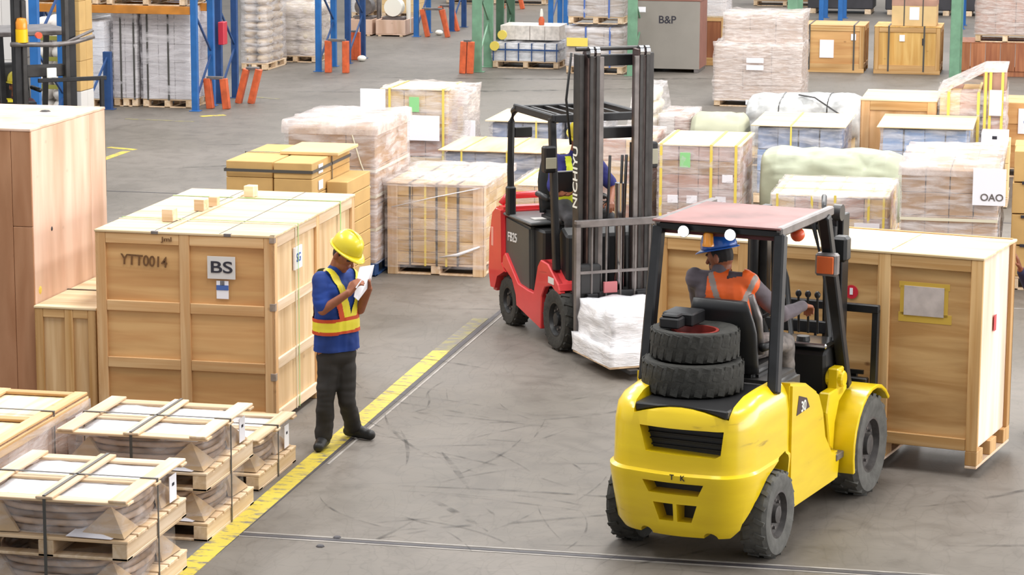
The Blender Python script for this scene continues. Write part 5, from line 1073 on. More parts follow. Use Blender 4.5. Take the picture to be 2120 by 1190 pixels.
lx = xp(1867); lw = xp(1950)-lx; lz = Frame(Vector((g.x, g.y, 0)), CA).on(1900, 655, 'x', 0.0).z-0.07
bx('document_sleeve', plain('sleeve_grey', '#c8bcb8', 0.5, nscale=8, namt=0.12), t, lx, lx+lw, 0.022, 0.0295, lz, lz+0.22, 0.001)
for (xa, xb, za, zb) in ((lx-0.04, lx+lw+0.04, lz+0.2, lz+0.25), (lx-0.04, lx+lw+0.06, lz-0.05, lz+0.02), (lx-0.03, lx+0.01, lz, lz+0.22), (lx+lw-0.01, lx+lw+0.03, lz, lz+0.22)): bx('yellow_tape', plain('kraft_tape_yellow', '#cfaa48', 0.45), t, xa, xb, 0.028, 0.0315, za, zb, 0.0005)
sx_ = xp(1758); sz_ = Frame(Vector((g.x, g.y, 0)), CA).on(1758, 605, 'x', 0.0).z-0.07
part('red_sticker', MB().lathe([(0.001, 0.026), (0.052, 0.026), (0.052, 0.022), (0.001, 0.022)], (sx_, 0, sz_), 'y', n=20), plain('sticker_red', '#cc2838', 0.5), t); bx('sticker_mark', PAPER, t, sx_-0.012, sx_+0.012, 0.018, 0.0215, sz_-0.02, sz_+0.03, 0.0005)
part('red_mark', MB().box(CWd-0.019, CWd-0.016, CDp*0.45, CDp*0.52, hC-0.62, hC-0.5), plain('mark_red', '#c8484c', 0.6), t)
for k, x in enumerate((CWd*0.3, CWd*0.72)): bx('lid_seam', BTX, t, x-0.004, x+0.004, 0.1, CDp-0.1, hC-0.001, hC+0.003)
bx('lid_lip', BTX, t, 0.02, CWd-0.02, CDp-0.05, CDp-0.02, hC, hC+0.008)

# ---------------- red forklift
RA = rad(147.0); a_ = gp(1050, 672); f0 = Frame((0, 0, 0), RA); RRt = Vector((a_.x, a_.y, 0)) + f0.l*0.45 - f0.f*0.0; RFm = Frame(RRt, RA)
t = thing('forklift', 'red and grey electric forklift facing the viewer, carrying a white wrapped pallet', 'forklift', RRt, RFm.rotz()); RFL = t
WB2 = 1.27
for s in (1, -1):
    wheel(t, 0.0, s*0.37, 0.235, 0.17, s, BLKPL, RUB, name='rear_wheel'); wheel(t, WB2, s*0.385, 0.285, 0.20, s, BLKPL, RUB, name='front_wheel')
part('rear_axle', MB().cyl((0, -0.3, 0.235), (0, 0.3, 0.235), 0.06), STEELK, t); part('front_axle', MB().cyl((WB2, -0.3, 0.28), (WB2, 0.3, 0.28), 0.09), STEELK, t)
cwp = [(-0.40, 0.28), (-0.46, 0.45), (-0.44, 0.80), (-0.36, 1.06), (-0.26, 1.12), (-0.08, 1.12), (-0.06, 0.60), (0.24, 0.40), (0.26, 0.30)]
rc = MB().prism(cwp, 'y', -0.48, 0.48).mesh('counterweight', 0.03, seg=2)
rc = boolcut(rc, [MB().prism([(-0.30, 0.0), (-0.29, 0.28), (-0.2, 0.44), (0.0, 0.52), (0.2, 0.44), (0.29, 0.28), (0.30, 0.0)], 'y', s*0.24, s*0.7).mesh('c') for s in (1, -1)]); rc.materials.clear()
for p in rc.polygons: p.use_smooth = True
rc.set_sharp_from_angle(angle=rad(30)); link('counterweight', rc, REDP, t)
part('tail_rail', MB().tube([(-0.3, -0.40, 1.12), (-0.3, -0.34, 1.2), (-0.3, 0.34, 1.2), (-0.3, 0.40, 1.12)], 0.035, 10), REDP, t, smooth='all')
bx('tail_marker', plain('marker_pale_red', '#e8a090', 0.5), t, -0.35, -0.30, -0.485, -0.478, 0.72, 0.9, 0.001)
bat = [(-0.07, 0.62), (-0.07, 1.05), (0.56, 1.02), (0.58, 0.40), (0.26, 0.42)]
part('battery_cover', MB().prism(bat, 'y', -0.445, 0.445), plain('battery_grey', '#4a4b49', 0.45, nscale=3, namt=0.05), t, bevel=0.02, smooth=30, seg=2)
part('battery_lid', MB().box(-0.10, 0.62, -0.46, 0.46, 1.045, 1.075), plain('lid_grey', '#585a5a', 0.4), t, bevel=0.01); part('red_hood', MB().box(-0.10, 0.30, 0.0, 0.44, 1.077, 1.12), REDP, t, bevel=0.02)
part('lid_gauge', MB().box(0.36, 0.48, -0.36, -0.2, 1.076, 1.083), LABELG, t); text('lettering', 'FB25', 0.12, LABELG, t, (0.12, -0.4475, 0.86), (PI/2, -0.05, 0))
for s in (1, -1):
    sk = [(-0.06, 0.66), (0.00, 0.70), (0.34, 0.46), (0.60, 0.44), (0.74, 0.44), (0.84, 0.70), (0.92, 0.78), (1.10, 0.77), (1.36, 0.62), (1.40, 0.54), (1.34, 0.52), (1.18, 0.58), (1.02, 0.54), (0.94, 0.44), (0.92, 0.13), (0.30, 0.24), (0.28, 0.34), (0.18, 0.47), (0.0, 0.54), (-0.08, 0.55)]
    part('side_skirt', MB().prism(sk, 'y', s*0.42, s*0.475), REDP, t, bevel=0.008)
    part('front_fender', MB().prism([(0.84, 0.70), (0.92, 0.78), (1.10, 0.77), (1.36, 0.62), (1.40, 0.56), (1.32, 0.57), (1.08, 0.68), (0.90, 0.66)], 'y', s*0.26, s*0.48), REDP, t, bevel=0.01)
    part('rear_post', MB().tube([(0.02, s*0.42, 1.05), (0.02, s*0.43, 1.5), (0.04, s*0.43, 1.95), (0.10, s*0.43, 2.06), (0.2, s*0.43, 2.10)], 0.034, 8), STEELK, t, smooth=40)
    part('post_sleeve', MB().bar((0.03, s*0.43, 1.06), (0.03, s*0.43, 1.34), 0.085, 0.085), BLKPL, t, bevel=0.015)
    part('front_post', MB().bar((1.20, s*0.43, 0.72), (1.06, s*0.43, 2.10), 0.06, 0.075, up=(1, 0, 0)), STEELK, t, bevel=0.01)
    part('roof_side_rail', MB().bar((0.14, s*0.43, 2.10), (1.12, s*0.43, 2.10), 0.05, 0.07), STEELK, t, bevel=0.01)
bx('white_decal', LABELG, t, 1.12, 1.26, -0.4815, -0.4802, 0.60, 0.66, 0.0002)
part('chassis', MB().box(0.2, 1.35, -0.40, 0.40, 0.14, 0.42), STEELK, t, bevel=0.01); part('seat_base', MB().box(0.30, 0.80, -0.40, 0.40, 0.42, 1.02), BLKPL, t, bevel=0.02); part('floor_plate', MB().box(0.80, 1.3, -0.40, 0.40, 0.42, 0.46), STEELK, t)
part('roof_rear_beam', MB().box(0.14, 0.19, -0.43, 0.43, 2.06, 2.12), STEELK, t, bevel=0.006); part('roof_front_beam', MB().box(1.06, 1.12, -0.43, 0.43, 2.06, 2.13), STEELK, t, bevel=0.006)
for k in range(5): yy = -0.29+k*0.145; part('roof_bar', MB().box(0.18, 1.07, yy-0.018, yy+0.018, 2.07, 2.11), STEELK, t)
part('rear_mirror', MB().box(0.02, 0.05, -0.40, -0.22, 1.80, 1.90), BLKPL, t, bevel=0.008)
hl = part('head_lamp', MB().box(1.12, 1.22, -0.56, -0.44, 1.62, 1.86), STEELK, t, bevel=0.015); part('lamp_lens', MB().box(1.2205, 1.235, -0.55, -0.45, 1.66, 1.76), plain('lens_dusty', '#a8a490', 0.3), hl, bevel=0.003)
hl = part('head_lamp', MB().box(1.12, 1.22, 0.44, 0.56, 1.62, 1.86), STEELK, t, bevel=0.015); part('lamp_lens', MB().box(1.2205, 1.235, 0.45, 0.55, 1.66, 1.80), bpy.data.materials['lens_dusty'], hl, bevel=0.003)
part('cowl', MB().prism([(1.14, 0.46), (1.32, 0.46), (1.32, 1.05), (1.18, 1.12), (1.10, 1.02)], 'y', -0.38, 0.38), BLKPL, t, bevel=0.02)
seat(t, 0.52, 0.0, 1.02, BLKPL)
pts = [(1.0+0.12*math.cos(a)*0.75, 0.0+0.15*math.sin(a), 1.30+0.12*math.cos(a)*0.66) for a in [2*PI*i/24 for i in range(24)]]; sw = part('steering_wheel', MB().tube(pts, 0.014, 8, closed=True), BLKPL, t, smooth='all'); part('spoke', MB().bar((1.0, -0.14, 1.30), (1.0, 0.14, 1.30), 0.02, 0.012), BLKPL, sw)
part('steering_column', MB().cyl((1.2, 0, 1.05), (1.02, 0, 1.28), 0.03, n=12), BLKPL, t)
# tall mast, several nested rails each side
MY2 = -0.04; MX = 1.56
for s in (1, -1):
    for k, (dy, dx, w_, mm) in enumerate(((0.335, 0.0, 0.05, STEELD), (0.265, 0.03, 0.045, MASTM), (0.20, 0.06, 0.04, MASTM))):
        y = MY2 + s*dy; o = part(['mast_outer_rail', 'mast_middle_rail', 'mast_inner_rail'][k], MB().box(MX-0.07+dx, MX+0.07+dx, y-w_/2, y+w_/2, 0.10, 2.72+0.02*k), mm, t, bevel=0.006)
        if k: part('mast_flange', MB().box(MX+0.05+dx, MX+0.075+dx, y-s*0.03-w_/2-0.004, y-s*0.03+w_/2, 0.10, 2.70), STEELG, t, bevel=0.003)
    for k, dy in enumerate((0.27, 0.21)):
        part('top_roller', MB().cyl((MX+0.10, MY2+s*dy-0.018, 2.74), (MX+0.10, MY2+s*dy+0.018, 2.74), 0.05, n=18), CHROME, t, smooth=30); part('lift_chain', MB().box(MX+0.125, MX+0.14, MY2+s*dy-0.014, MY2+s*dy+0.014, 0.6, 2.73), STEELD, t)
    part('lift_cylinder', MB().cyl((MX-0.10, MY2+s*0.24, 0.2), (MX-0.10, MY2+s*0.24, 1.9), 0.032, n=14), BLKPL, t, smooth=30)
part('mast_top_bar', MB().cyl((MX-0.02, MY2-0.36, 2.76), (MX-0.02, MY2+0.30, 2.76), 0.02, n=10), STEELD, t); 
for z in (0.35, 1.95, 2.60): part('mast_crossbar', MB().box(MX-0.11, MX-0.05, MY2-0.33, MY2+0.33, z, z+0.10), STEELK, t, bevel=0.006)
part('center_cylinder', MB().cyl((MX-0.02, MY2+0.08, 0.25), (MX-0.02, MY2+0.08, 1.55), 0.045, n=18), CHROME, t, smooth=30)
for y in (0.14, 0.10, -0.02): part('hydraulic_hose', MB().tube([(MX-0.02, MY2+y, 1.8), (MX-0.06, MY2+y, 1.2), (MX-0.02, MY2+y, 0.6)], 0.014, 6), BLKPL, t, smooth='all')
part('side_hose', MB().tube([(MX-0.12, MY2-0.36, 2.72), (MX-0.16, MY2-0.39, 2.3), (MX-0.12, MY2-0.36, 1.9)], 0.012, 6), BLKPL, t, smooth='all')
tm = link('lettering', text_mesh('NICHIYU', 0.14), WHITEB, t, (MX+0.0, MY2-0.362, 1.62), (PI/2, -PI/2, 0))
# carriage with load backrest grid and forks
BX_ = MX+0.20
for z in (0.24, 0.52): part('carriage_bar', MB().box(BX_-0.04, BX_, MY2-0.40, MY2+0.40, z, z+0.09), STEELK, t, bevel=0.006)
for y in (-0.42, 0.42): part('backrest_post', MB().box(BX_-0.02, BX_+0.03, MY2+y-0.025, MY2+y+0.025, 0.24, 1.24), STEELG, t, bevel=0.006)
part('backrest_top', MB().box(BX_-0.02, BX_+0.03, MY2-0.445, MY2+0.445, 1.20, 1.265), STEELG, t, bevel=0.006); part('backrest_rail', MB().box(BX_-0.005, BX_+0.015, MY2-0.42, MY2+0.42, 0.78, 0.805), STEELG, t)
for k in range(5): y = MY2-0.28+k*0.14; part('backrest_bar', MB().cyl((BX_, y, 0.3), (BX_, y, 1.21), 0.01, n=8), STEELG, t)
for y in (-0.28, 0.2): part('fork', MB().box(BX_, BX_+0.04, MY2+y-0.05, MY2+y+0.05, 0.10, 0.6).box(BX_, BX_+0.98, MY2+y-0.05, MY2+y+0.05, 0.06, 0.098), STEELK, t, bevel=0.004)
part('tilt_cover', MB().box(BX_-0.10, BX_+0.0, MY2-0.40, MY2-0.18, 0.30, 0.86), BLKPL, t, bevel=0.02); part('pink_bracket', MB().box(BX_+0.001, BX_+0.03, MY2-0.17, MY2-0.04, 0.60, 0.70), plain('bracket_pink', '#b06468', 0.5), t, bevel=0.004)
# white wrapped load on its forks
lt = RRt + RFm.f*(BX_+0.06) + RFm.l*(MY2)
t = thing('wrapped_pallet_load', 'low white plastic-wrapped load on the forks of the red forklift', 'pallet load', (lt.x, lt.y, 0.10), RFm.rotz(), None)
LW, LD = 0.96, 0.84
pallet(t, 0, LD, -LW/2, LW/2, -0.02+0.02, 0.12, name='pallet'); WHB = plain('white_bag', '#e8e6ea', 0.4, nscale=8, namt=0.06)
cartons(t, 0.05, LD-0.05, -LW/2+0.05, LW/2-0.05, 0.125, 0.42, 2, 2, 2, WHB, name='bag')
shell(t, 0.01, LD-0.01, -LW/2+0.01, LW/2-0.01, 0.02, 0.16, FILMW, name='pallet_wrap', amp=0.02, seed=2, step=0.05); shell(t, 0.04, LD-0.06, -LW/2+0.05, LW/2-0.06, 0.15, 0.46, FILMW, amp=0.05, seed=3, step=0.04, taper=0.05)
dk = part('drum', MB().cyl((LD-0.10, 0.12, 0.15), (LD-0.10, 0.12, 0.46), 0.13, n=24), plain('drum_cream', '#d8ccc0', 0.4), t, smooth=30); bx('orange_label', plain('label_orange', '#d8a070', 0.5), t, LD+0.032, LD+0.036, 0.06, 0.18, 0.20, 0.33, 0.001)
# ---------------- black forklift behind the tall case
kp = gp(90, 360); KA = rad(140)
K0 = Vector((atY(84, 200, 30.0).x-0.30, 30.5, 0)); t = thing('forklift', 'black forklift partly hidden behind the tall pinkish case, top left', 'forklift', K0, PI/2-KA); K = t
for s in (1, -1):
    wheel(t, 0, s*0.42, 0.25, 0.17, s, BLKPL, name='rear_wheel'); wheel(t, -1.35, s*0.42, 0.3, 0.2, s, BLKPL, name='front_wheel')
    part('mast_rail', MB().box(0.40, 0.54, s*0.34-0.05, s*0.34+0.05, 0.1, 2.62), STEELK, t, bevel=0.008); part('mast_inner_rail', MB().box(0.44, 0.57, s*0.27-0.03, s*0.27+0.03, 0.1, 2.55), STEELD, t, bevel=0.008)
    part('guard_post', MB().bar((-0.95 if s > 0 else -0.95, s*0.45, 1.0), (-0.8, s*0.45, 2.1), 0.06, 0.06, up=(1, 0, 0)), STEELK, t); part('front_guard_post', MB().bar((0.25, s*0.45, 0.9), (0.15, s*0.45, 2.1), 0.06, 0.06, up=(1, 0, 0)), STEELK, t)
part('body', MB().prism([(-1.7, 0.3), (-1.7, 0.9), (-1.5, 1.05), (-0.5, 1.05), (-0.3, 0.6), (0.2, 0.5), (0.3, 0.2), (-1.5, 0.2)], 'y', -0.45, 0.45), STEELD, t, bevel=0.03)
part('mast_top', MB().box(0.38, 0.58, -0.62, 0.42, 2.58, 2.68), STEELG, t, bevel=0.01); part('roof_frame', MB().box(-0.85, 0.2, -0.5, 0.5, 2.08, 2.14), STEELG, t, bevel=0.01)
part('mast_crossbar', MB().box(0.42, 0.5, -0.3, 0.3, 1.6, 1.75), STEELD, t, bevel=0.01)
part('cross_frame', MB().tube([(0.58, -0.45, 2.02), (0.60, 0.1, 2.0), (0.58, 0.35, 2.02), (0.55, 0.62, 2.08)], 0.03, 8).tube([(0.58, 0.15, 1.98), (0.58, 0.6, 2.16)], 0.02, 6), STEELG, t, smooth='all')
bb_ = part('beacon_base', MB().cyl((0.55, -0.30, 2.04), (0.55, -0.30, 2.20), 0.075, n=20), plain('beacon_yellow', '#f0c010', 0.35), t, smooth=30)
part('beacon_dome', MB().lathe([(0.07, 0), (0.072, 0.08), (0.055, 0.13), (0.001, 0.14)], (0.55, -0.30, 2.202), n=20), bpy.data.materials['beacon_orange'], t, smooth=40)
part('rear_lamp', MB().cyl((0.56, -0.1, 2.12), (0.62, -0.1, 2.12), 0.04, n=14), bpy.data.materials['signal_orange'], t)
part('load_backrest', MB().box(0.66, 0.70, -0.15, 0.72, 1.55, 1.60).bar((0.68, 0.66, 0.1), (0.68, 0.66, 1.58), 0.05, 0.05), STEELK, t, bevel=0.006); bx('white_panel', WHITEB, t, 0.62, 0.64, -0.02, 0.10, 1.60, 1.72)
seat(t, -0.70, 0, 1.05, BLKPL); part('seat_plinth', MB().box(-0.98, -0.43, -0.35, 0.35, 0.5, 1.05), STEELD, t, bevel=0.02)
# ================================================================ PEOPLE
SKIN = plain('skin_warm', '#94583c', 0.55, nscale=30, namt=0.05); HAIR = plain('dark_hair', '#1c1614', 0.7); EYE_ = plain('eye_dark', '#241a18', 0.3); LIP = plain('lip', '#8c4a40', 0.5)
def rc_(mb, p0, r0, p1, r1, n=14):
    p0 = Vector(p0); p1 = Vector(p1); d = (p1-p0); L = d.length; d = d.normalized(); u = Vector((0, 0, 1)) if abs(d.z) < 0.9 else Vector((1, 0, 0)); a = d.cross(u).normalized(); b_ = d.cross(a).normalized(); rings = []
    for k in range(1, 6): t_ = PI/2*k/6; rings.append((p0 - d*r0*math.cos(t_), r0*math.sin(t_)))
    rings.append((p0, r0)); rings.append((p1, r1))
    for k in range(5, 0, -1): t_ = PI/2*k/6; rings.append((p1 + d*r1*math.cos(t_), r1*math.sin(t_)))
    return mb.loft([[p + a*(r*math.cos(2*PI*i/n)) + b_*(r*math.sin(2*PI*i/n)) for i in range(n)] for p, r in rings])
def fuse(name, mb, mats, parent, voxel=0.008, smooth=6, noise_amp=0, nfreq=9, paint=None, keep=None):
    me = mb.mesh(name); o = bpy.data.objects.new('tmp', me); C.objects.link(o)
    md = o.modifiers.new('r', 'REMESH'); md.mode = 'VOXEL'; md.voxel_size = voxel; sm = o.modifiers.new('s', 'SMOOTH'); sm.factor = 0.5; sm.iterations = smooth
    dg = bpy.context.evaluated_depsgraph_get(); r = bpy.data.meshes.new_from_object(o.evaluated_get(dg)); bpy.data.objects.remove(o); r.name = name; r.materials.clear()
    for q in mats: r.materials.append(q)
    if noise_amp:
        ns = [v.normal.copy() for v in r.vertices]
        for v, nn in zip(r.vertices, ns): q = v.co*nfreq; v.co += nn*(noise.noise(Vector((q.x, q.y, q.z*1.0)))*noise_amp + abs(noise.noise(Vector((q.x*0.7+5, q.y*0.7, q.z*2.2))))*noise_amp*0.8)
    if keep:
        bm = bmesh.new(); bm.from_mesh(r); bmesh.ops.delete(bm, geom=[f for f in bm.faces if not keep(f.calc_center_median())], context='FACES'); bm.to_mesh(r); bm.free()
    for p in r.polygons:
        p.use_smooth = True
        if paint: p.material_index = paint(p.center)
    return link(name, r, None, parent)
def V(*a): return Vector(a)
def hand(mb, wr, d, n, s, curl=0.6, k=1.0):
    """palm, four fingers and thumb; d along the hand, n the way the palm faces, s towards the thumb"""
    d = d.normalized(); n = (n - d*n.dot(d)).normalized(); s = (s - d*s.dot(d) - n*s.dot(n)).normalized()
    for q in (-0.028, -0.010, 0.010, 0.027): rc_(mb, wr + s*q*0.7*k, 0.017*k, wr + d*0.085*k + s*q*k, 0.0125*k, 8)
    for q, L in ((0.030, 0.072), (0.010, 0.082), (-0.010, 0.076), (-0.030, 0.060)):
        b0 = wr + d*0.088*k + s*q*1.05*k; d1 = (d*math.cos(curl) + n*math.sin(curl)); d2 = (d*math.cos(curl*2.1) + n*math.sin(curl*2.1)); b1 = b0 + d1*L*0.5*k; rc_(mb, b0, 0.0098*k, b1, 0.009*k, 8); rc_(mb, b1, 0.009*k, b1 + d2*L*0.5*k, 0.0075*k, 8)
    t0 = wr + d*0.02*k + s*0.03*k; t1 = t0 + (s*0.7+d*0.8+n*0.25).normalized()*0.045*k; rc_(mb, t0, 0.014*k, t1, 0.011*k, 8); rc_(mb, t1, 0.011*k, t1 + (d*0.9+n*0.6+s*0.05).normalized()*0.035*k, 0.009*k, 8)
def human(name, label, root, J, hf, hu, shirt, pants, shoe, hat, hands, long_sleeve=False, scale=1.0, group=None, hair=True):
    """J: joints in world space; hf, hu: face direction and head up"""
    root = Vector(root); J = {k: Vector(v) - root for k, v in J.items()}; t = thing(name, label, 'person', root, 0, group)
    hf = hf.normalized(); hu = (hu - hf*hu.dot(hf)).normalized(); hl = hu.cross(hf)
    lat = (J['shL']-J['shR']).normalized(); hlat = (J['hipL']-J['hipR']).normalized(); ch = (J['shL']+J['shR'])/2; pe = (J['hipL']+J['hipR'])/2; up = (ch-pe).normalized(); fwd = lat.cross(up).normalized()*1.0
    if fwd.dot(hf) < 0: fwd = -fwd
    hd = J['head']; nb = ch + up*0.03
    def torso(mb, g):
        c1 = ch - up*0.10; c2 = ch - up*0.26; 
        for sg in (-1, 1):
            rc_(mb, c1 + lat*sg*0.085, 0.108+g, c2 + lat*sg*0.07, 0.105+g); rc_(mb, c2 + lat*sg*0.07, 0.105+g, pe + hlat*sg*0.065 + up*0.04, 0.108+g); rc_(mb, ch - up*0.03 + lat*sg*0.02, 0.075+g, (J['shL'] if sg > 0 else J['shR']) - up*0.015, 0.058+g)
        rc_(mb, c1, 0.11+g, pe, 0.11+g)
    # body
    mb = MB(); torso(mb, -0.012); rc_(mb, nb, 0.062, hd - hu*0.06 - hf*0.015, 0.052)
    mb.ell(hd + hu*0.02, (hl*0.076, hf*0.096, hu*0.108)); mb.ell(hd - hu*0.065 + hf*0.028, (hl*0.056, hf*0.062, hu*0.055)); rc_(mb, hd + hf*0.09 + hu*0.012, 0.011, hd + hf*0.112 - hu*0.022, 0.015, 8)
    mb.ell(hd - hu*0.10 + hf*0.06, (hl*0.025, hf*0.025, hu*0.02)); mb.ell(hd + hu*0.03 + hf*0.083, (hl*0.055, hf*0.018, hu*0.014)); rc_(mb, hd - hu*0.052 + hf*0.088 - hl*0.016, 0.010, hd - hu*0.052 + hf*0.088 + hl*0.016, 0.010, 8)
    for sg in (-1, 1): mb.ell(hd + hl*sg*0.079 - hf*0.008 - hu*0.005, (hl*0.012, hf*0.02, hu*0.033))
    for S_ in 'RL':
        rc_(mb, J['sh'+S_], 0.05, J['el'+S_], 0.040); rc_(mb, J['el'+S_], 0.040, J['wr'+S_], 0.027); d, n, s, c_ = hands[S_]; hand(mb, J['wr'+S_], d, n, s, c_)
        rc_(mb, J['hip'+S_], 0.085, J['kn'+S_], 0.056); rc_(mb, J['kn'+S_], 0.054, J['an'+S_], 0.038); rc_(mb, J['an'+S_], 0.036, J['an'+S_]+(J['toe'+S_]-J['an'+S_])*0.7, 0.028)
    def paint(c):
        q = c - hd; f_, u_, l_ = q.dot(hf), q.dot(hu), q.dot(hl)
        if q.length < 0.2:
            if abs(abs(l_)-0.031) < 0.014 and abs(u_-0.010) < 0.008 and f_ > 0.06: return 2
            if abs(abs(l_)-0.031) < 0.02 and abs(u_-0.034) < 0.006 and f_ > 0.06: return 1
            if abs(l_) < 0.024 and abs(u_+0.052) < 0.008 and f_ > 0.06: return 3
            if hair and u_ > -0.03 and f_ < 0.02+(u_-0.02)*0.4 and abs(l_) < 0.09 and not (abs(l_) > 0.076 and u_ < 0.03): return 1
            if hair and u_ > 0.062: return 1
        return 0
    fuse('body', mb, [SKIN, HAIR, EYE_, LIP], t, voxel=0.0055, smooth=3, paint=paint)
    # shirt
    mb = MB(); torso(mb, 0.012)
    for S_ in 'RL':
        a_, b_ = J['sh'+S_], J['el'+S_]; rc_(mb, a_, 0.066, b_ if long_sleeve else a_+(b_-a_)*0.80, 0.052 if long_sleeve else 0.066)
        if long_sleeve: rc_(mb, b_, 0.052, b_+(J['wr'+S_]-b_)*0.92, 0.038)
    rc_(mb, nb - up*0.01, 0.075, nb + (hd-nb)*0.22, 0.064)
    for sg in (-1, 1): rc_(mb, pe + hlat*sg*0.05 + up*0.12, 0.118, pe + hlat*sg*0.06 - up*0.02, 0.122)
    SH = fuse('shirt', mb, [shirt], t, voxel=0.009, smooth=5, noise_amp=0.008, keep=lambda c: (c-pe).dot(up) > 0.045 or (c-pe).length > 0.28)
    # trousers
    mb = MB(); rc_(mb, pe + hlat*0.05, 0.112, pe - hlat*0.05, 0.112); rc_(mb, pe + hlat*0.045 + up*0.03, 0.108, pe - hlat*0.045 + up*0.03, 0.108)
    for S_ in 'RL': rc_(mb, J['hip'+S_], 0.096, J['kn'+S_], 0.068); rc_(mb, J['kn'+S_], 0.068, J['an'+S_] + (J['kn'+S_]-J['an'+S_])*0.06, 0.066)
    fuse('trousers', mb, [pants], t, voxel=0.010, smooth=5, noise_amp=0.010, nfreq=8)
    for S_ in 'RL':
        a_, b_ = J['an'+S_], J['toe'+S_]; dz = V(0, 0, 1); hl_ = a_ + (a_-b_).normalized()*0.05; ft = (b_-a_); ft.z = 0; mb = MB(); base = a_.z - 0.07
        rc_(mb, a_ + dz*0.01, 0.047, V(hl_.x, hl_.y, a_.z-0.035), 0.042); rc_(mb, V(hl_.x, hl_.y, a_.z-0.04), 0.038, V(b_.x, b_.y, b_.z-0.002), 0.042); rc_(mb, a_, 0.045, V(b_.x, b_.y, b_.z+0.005)-ft*0.3, 0.045)
        fuse('shoe', mb, [shoe], t, voxel=0.009, smooth=4)
    if hat:
        hh = hd + hu*0.062; rings = []; n = 30
        for r, z in ((0.118, 0.0), (0.119, 0.02), (0.114, 0.06), (0.098, 0.10), (0.068, 0.128), (0.03, 0.142), (0.002, 0.145)):
            rings.append([hh + hl*(r*0.93*math.cos(2*PI*i/n)) + hf*(r*1.1*math.sin(2*PI*i/n)) + hu*z for i in range(n)])
        H_ = part('hard_hat', MB().loft(rings), hat, t, smooth='all'); rr = []
        for e, z in ((0.99, 0.004), (1.0, 0.010), (1.13, 0.0), (1.13, -0.006), (0.98, -0.002)):
            rg = []
            for i in range(n):
                a_ = 2*PI*i/n; s_ = math.sin(a_); k_ = 1 + (0.26*(max(0, s_)**2) if e > 1.05 else 0); z2 = z - (0.012*max(0, s_)**2 if e > 1.05 else 0)
                rg.append(hh + hl*(0.118*e*0.93*math.cos(a_)*(1+0.05*max(0, s_))) + hf*(0.118*e*1.1*s_*k_) + hu*z2)
            rr.append(rg)
        part('brim', MB().loft(rr + [rr[0]], caps=False), hat, H_, smooth='all')
        part('ridge', MB().tube([hh + hf*(0.12*math.cos(a_)) + hu*(0.02+0.128*math.sin(a_)) for a_ in [PI*i/14 for i in range(1, 14)]], 0.010, 6), hat, H_, smooth='all')
    t_info = dict(root=root, J=J, lat=lat, up=up, fwd=fwd, ch=ch, pe=pe, torso=torso)
    return t, t_info
def vest(t, I, name, mats, g, rule, voxel=0.008):
    """vest skin over the shirt; rule(a, u, f) -> material index or None, a = left, u = up from the hips, f = forward"""
    mb = MB(); I['torso'](mb, g)
    for sg in (-1, 1): rc_(mb, I['ch'] - I['up']*0.03, 0.09+g*0.6, I['J']['shL' if sg > 0 else 'shR'] - I['lat']*sg*0.025 , 0.058+g)
    L = I['up'].dot(I['ch']-I['pe'])
    def co(c): q = c - I['pe']; return q.dot(I['lat']), q.dot(I['up']), q.dot(I['fwd'])
    return fuse(name, mb, mats, t, voxel=voxel, smooth=4, noise_amp=0.004, keep=lambda c: rule(*co(c)) is not None, paint=lambda c: rule(*co(c)) or 0)
YVEST = plain('vest_yellow', '#e8d838', 0.45); OVEST = plain('vest_orange', '#f0641e', 0.5); RVEST = plain('vest_red_orange', '#c8481e', 0.6); GREYT = plain('grey_tape', '#9a8c84', 0.4)
HATY = plain('hat_yellow', '#dcc828', 0.35, coat=0.4); HATB = plain('hat_blue', '#1f62c4', 0.25, coat=0.5)
POLO = plain('polo_blue', '#123a8a', 0.75, nscale=5, namt=0.2); SLACK = plain('dark_trousers', '#2b2724', 0.8, nscale=6, namt=0.15); SHOE = plain('black_shoe', '#191817', 0.5)

# ---- standing worker with papers
Y0 = 18.62
def W_(px, py, dy=0.0): return atY(px, py, Y0+dy)
root = gp(703, 928); Y0 = root.y + 0.02
R_an, L_an = gp(667, 930), gp(728, 909)
J = dict(hipR=W_(682, 735, -0.03), hipL=W_(712, 733, 0.06), knR=W_(674, 832, -0.08), knL=W_(718, 826, 0.02), shR=W_(664, 578, -0.14), shL=W_(722, 572, 0.14), elR=W_(668, 642, -0.20), wrR=W_(722, 606, -0.24),
         elL=W_(745, 640, 0.10), wrL=W_(764, 597, -0.02), head=W_(711, 528, -0.02))
J['anR'] = V(R_an.x, R_an.y+0.04, 0.085); J['toeR'] = V(R_an.x+0.0, R_an.y-0.10, 0.045); J['anL'] = V(L_an.x, L_an.y+0.05, 0.085); J['toeL'] = V(L_an.x+0.15, L_an.y+0.0, 0.045)
hf = V(0.78, -0.36, -0.50); hu = V(0.42, -0.16, 0.88)
hR = (RT*0.55+UP*0.75-FW*0.25, RT*0.7+FW*0.5, UP*0.6-RT*0.5-FW*0.3, 0.7); hL = (RT*-0.10+UP*0.95, -RT*0.9-FW*0.3, FW*-0.8+UP*0.2-RT*0.3, 0.55)
WK, I = human('person', 'standing worker in yellow hard hat, blue polo and yellow safety vest, reading papers', (root.x, root.y, 0), J, hf, hu, POLO, SLACK, SHOE, HATY, dict(R=hR, L=hL))
def rule(a, u, f):
    L = (I['ch']-I['pe']).length
    v = u/L
    if v < 0.31 or v > 1.15: return None
    if v < 0.52: return 0 if (0.35 < v < 0.475) else 1
    aa = abs(a)
    if f > -0.02 or v > 0.98:
        c = 0.015 + 0.115*max(0, (v-0.45))/0.55
        if abs(aa-c) < 0.036: return 0
        if aa > c and aa - c < 0.09 and v < 0.72: return 1
        return None
    return 1 if aa < 0.15 else None
vest(WK, I, 'safety_vest', [YVEST, RVEST], 0.026, rule, voxel=0.007)
